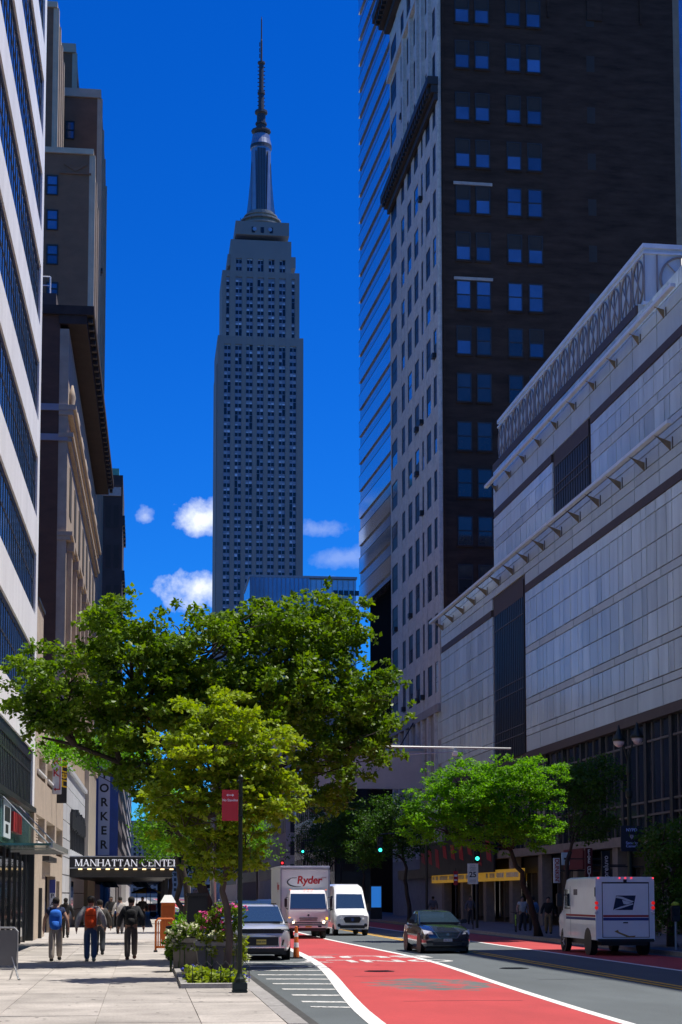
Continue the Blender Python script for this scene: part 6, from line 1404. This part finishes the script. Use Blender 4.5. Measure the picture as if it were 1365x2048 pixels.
def backpack(label,loc,rz,h,w,ht,d,col,cy,z0):
    t=thing('backpack',label,'backpack',loc,rz); f=fab(col); dk=fab(tuple(c*.35 for c in col))
    def ring(y,k): 
        a=[]
        for i in range(12):
            g=2*math.pi*i/12; x=math.copysign(abs(math.cos(g))**.55,math.cos(g))*w*.5*k; z=math.copysign(abs(math.sin(g))**.55,math.sin(g))*ht*.5*k; a.append((x,y,z0+ht*.5+z))
        return a
    MB().loft([ring(cy,.9),ring(cy-d*.4,1.0),ring(cy-d*.8,.95),ring(cy-d,.72)]).build('bag',f,t,smooth=True,sub=1)
    MB().loft([[(x*.7,y-d*.12,z*.45+z0*.55+ht*.02) for x,y,z in ring(cy-d*.8,.9)],[(x*.62,y-d*.38,z*.42+z0*.58+ht*.02) for x,y,z in ring(cy-d*.8,.9)]]).build('pocket',dk if False else f,t,smooth=True)
    for s in(-1,1): MB().tube([(s*w*.30,cy+.02,z0+ht*.92),(s*w*.33,cy+.10,z0+ht*1.02),(s*w*.36,cy+.26,z0+ht*.85),(s*w*.42,cy+.24,z0+ht*.4),(s*w*.4,cy+.05,z0+ht*.15)],.02,6).build('strap',dk,t)
    MB().tube([(-.04,cy-.02,z0+ht*.98),(0,cy-.03,z0+ht*1.06),(.04,cy-.02,z0+ht*.98)],.008,5).build('haul_loop',dk,t)
    for k in(.35,.62): MB().box(-w*.34,w*.34,cy-d*1.02,cy-d*.93,z0+ht*k,z0+ht*(k+.02)).build('zip',dk,t)
    return t
def ppl(px,py,z=.15): p=gz(px,py,z); return (p.x,p.y,z)
L1=ppl(111,1922); L2=ppl(181,1923); L3=ppl(262,1919)
person('walker in navy shirt and khaki trousers carrying a blue backpack',L1,0,1.76,(.015,.025,.075),(.34,.29,.24),(.018,.014,.012),stride=.2,sleeve='short',phase=-1)
backpack('bright blue backpack on the walker in the navy shirt',L1,0,1.76,.37,.60,.20,(.02,.15,.62),-.12,.86)
person('walker in grey hoodie, jeans and dark cap carrying an orange backpack',L2,0,1.78,(.36,.35,.345),(.045,.085,.18),(.02,.015,.012),shoes=(.35,.33,.26),stride=.24,arms=.15,cap=(.02,.022,.035),jacket=1.12)
backpack('orange backpack on the walker in the grey hoodie',L2,0,1.78,.35,.58,.17,(.75,.075,.012),-.15,.92)
person('walker in dark hooded jacket and grey trousers nearest the planters',L3,0,1.78,(.018,.019,.023),(.085,.072,.065),(.014,.012,.011),shoes=(.07,.025,.02),stride=.16,jacket=1.1,phase=-1)
backpack('black backpack on the walker in the dark jacket',L3,0,1.78,.33,.48,.15,(.012,.012,.014),-.125,.98)
person('walker in dark clothes half hidden beside the one with orange backpack',ppl(199,1910),0,1.68,(.06,.055,.05),(.02,.025,.035),(.02,.015,.012),stride=.15)
person('long-haired walker in black behind the one with the blue backpack',ppl(131,1876),0,1.70,(.012,.012,.014),(.02,.02,.022),(.015,.012,.01),stride=.12,longhair=True)
person('walker in pale shirt far under the marquee',ppl(240,1868),0,1.74,(.50,.47,.42),(.05,.045,.05),(.02,.018,.016),stride=.16,detail=False)
person('dark walker coming out of the shade under the marquee',ppl(222,1857),R(180),1.74,(.02,.02,.022),(.02,.02,.022),(.02,.018,.016),stride=.16,detail=False,skin=SK2)
person('walker in black under the marquee near the food cart',ppl(285,1851),R(180),1.72,(.025,.02,.02),(.03,.03,.04),(.02,.018,.016),stride=.16,detail=False)
def onX(px,X): return (X,X*FPX/(px-285),.15)
person('pedestrian in pale tee shirt and dark trousers on the far pavement',onX(1052,19.6),R(190),1.76,(.42,.44,.46),(.03,.03,.035),(.02,.018,.016),stride=.14,sleeve='short',detail=False)
person('pedestrian in light blue shirt next to the one in a pale tee shirt',onX(1074,20.3),R(10),1.74,(.10,.22,.42),(.04,.04,.05),(.02,.018,.016),stride=.14,detail=False)
person('pedestrian in black top and tan trousers left of the mail van',onX(1106,19.4),R(170),1.74,(.012,.012,.014),(.22,.15,.08),(.02,.018,.016),stride=.14,detail=False)
person('pedestrian in dark clothes on the far pavement behind the sedan',onX(945,20.5),R(180),1.76,(.10,.10,.12),(.03,.03,.035),(.02,.018,.016),stride=.14,detail=False)
person('distant pedestrian in grey on the far pavement left of the sedan',onX(868,20.2),R(0),1.74,(.16,.16,.18),(.03,.03,.035),(.02,.018,.016),stride=.14,detail=False)
# rider's bright bicycle against a tree on the far pavement
bk=thing('bicycle','bicycle with a bright green frame beside the pedestrians on the far pavement','bicycle',(18.6,81.5,.15),R(80))
for x in(-.52,.52):
    w=MB().tube([(x+.33*math.cos(2*math.pi*i/20),0,.33+.33*math.sin(2*math.pi*i/20)) for i in range(21)],.02,6,cap=False).build('wheel',M_rubber,bk)
    q=MB()
    for k in range(6): q.tube([(x,0,.33),(x+.32*math.cos(k*math.pi/3),0,.33+.32*math.sin(k*math.pi/3))],.004,4)
    q.build('spokes',M_steel,w,kind='stuff')
fr_=mat('neon_frame',(.35,.60,.03),rough=.4)
for a,b in (((-.52,0,.33),(-.12,0,.33)),((-.12,0,.33),(.36,0,.80)),((-.22,0,.82),(.36,0,.82)),((-.22,0,.85),(-.12,0,.33)),((-.22,0,.80),(-.52,0,.33)),((.34,0,.92),(.52,0,.33))): MB().tube([a,b],.018,6).build('frame_tube',fr_,bk)
MB().box(-.34,-.10,-.06,.06,.90,.95).build('saddle',M_black,bk,bevel=.02); MB().tube([(.34,-.25,1.0),(.36,0,.96),(.34,.25,1.0)],.014,6).build('handlebar',M_black,bk)
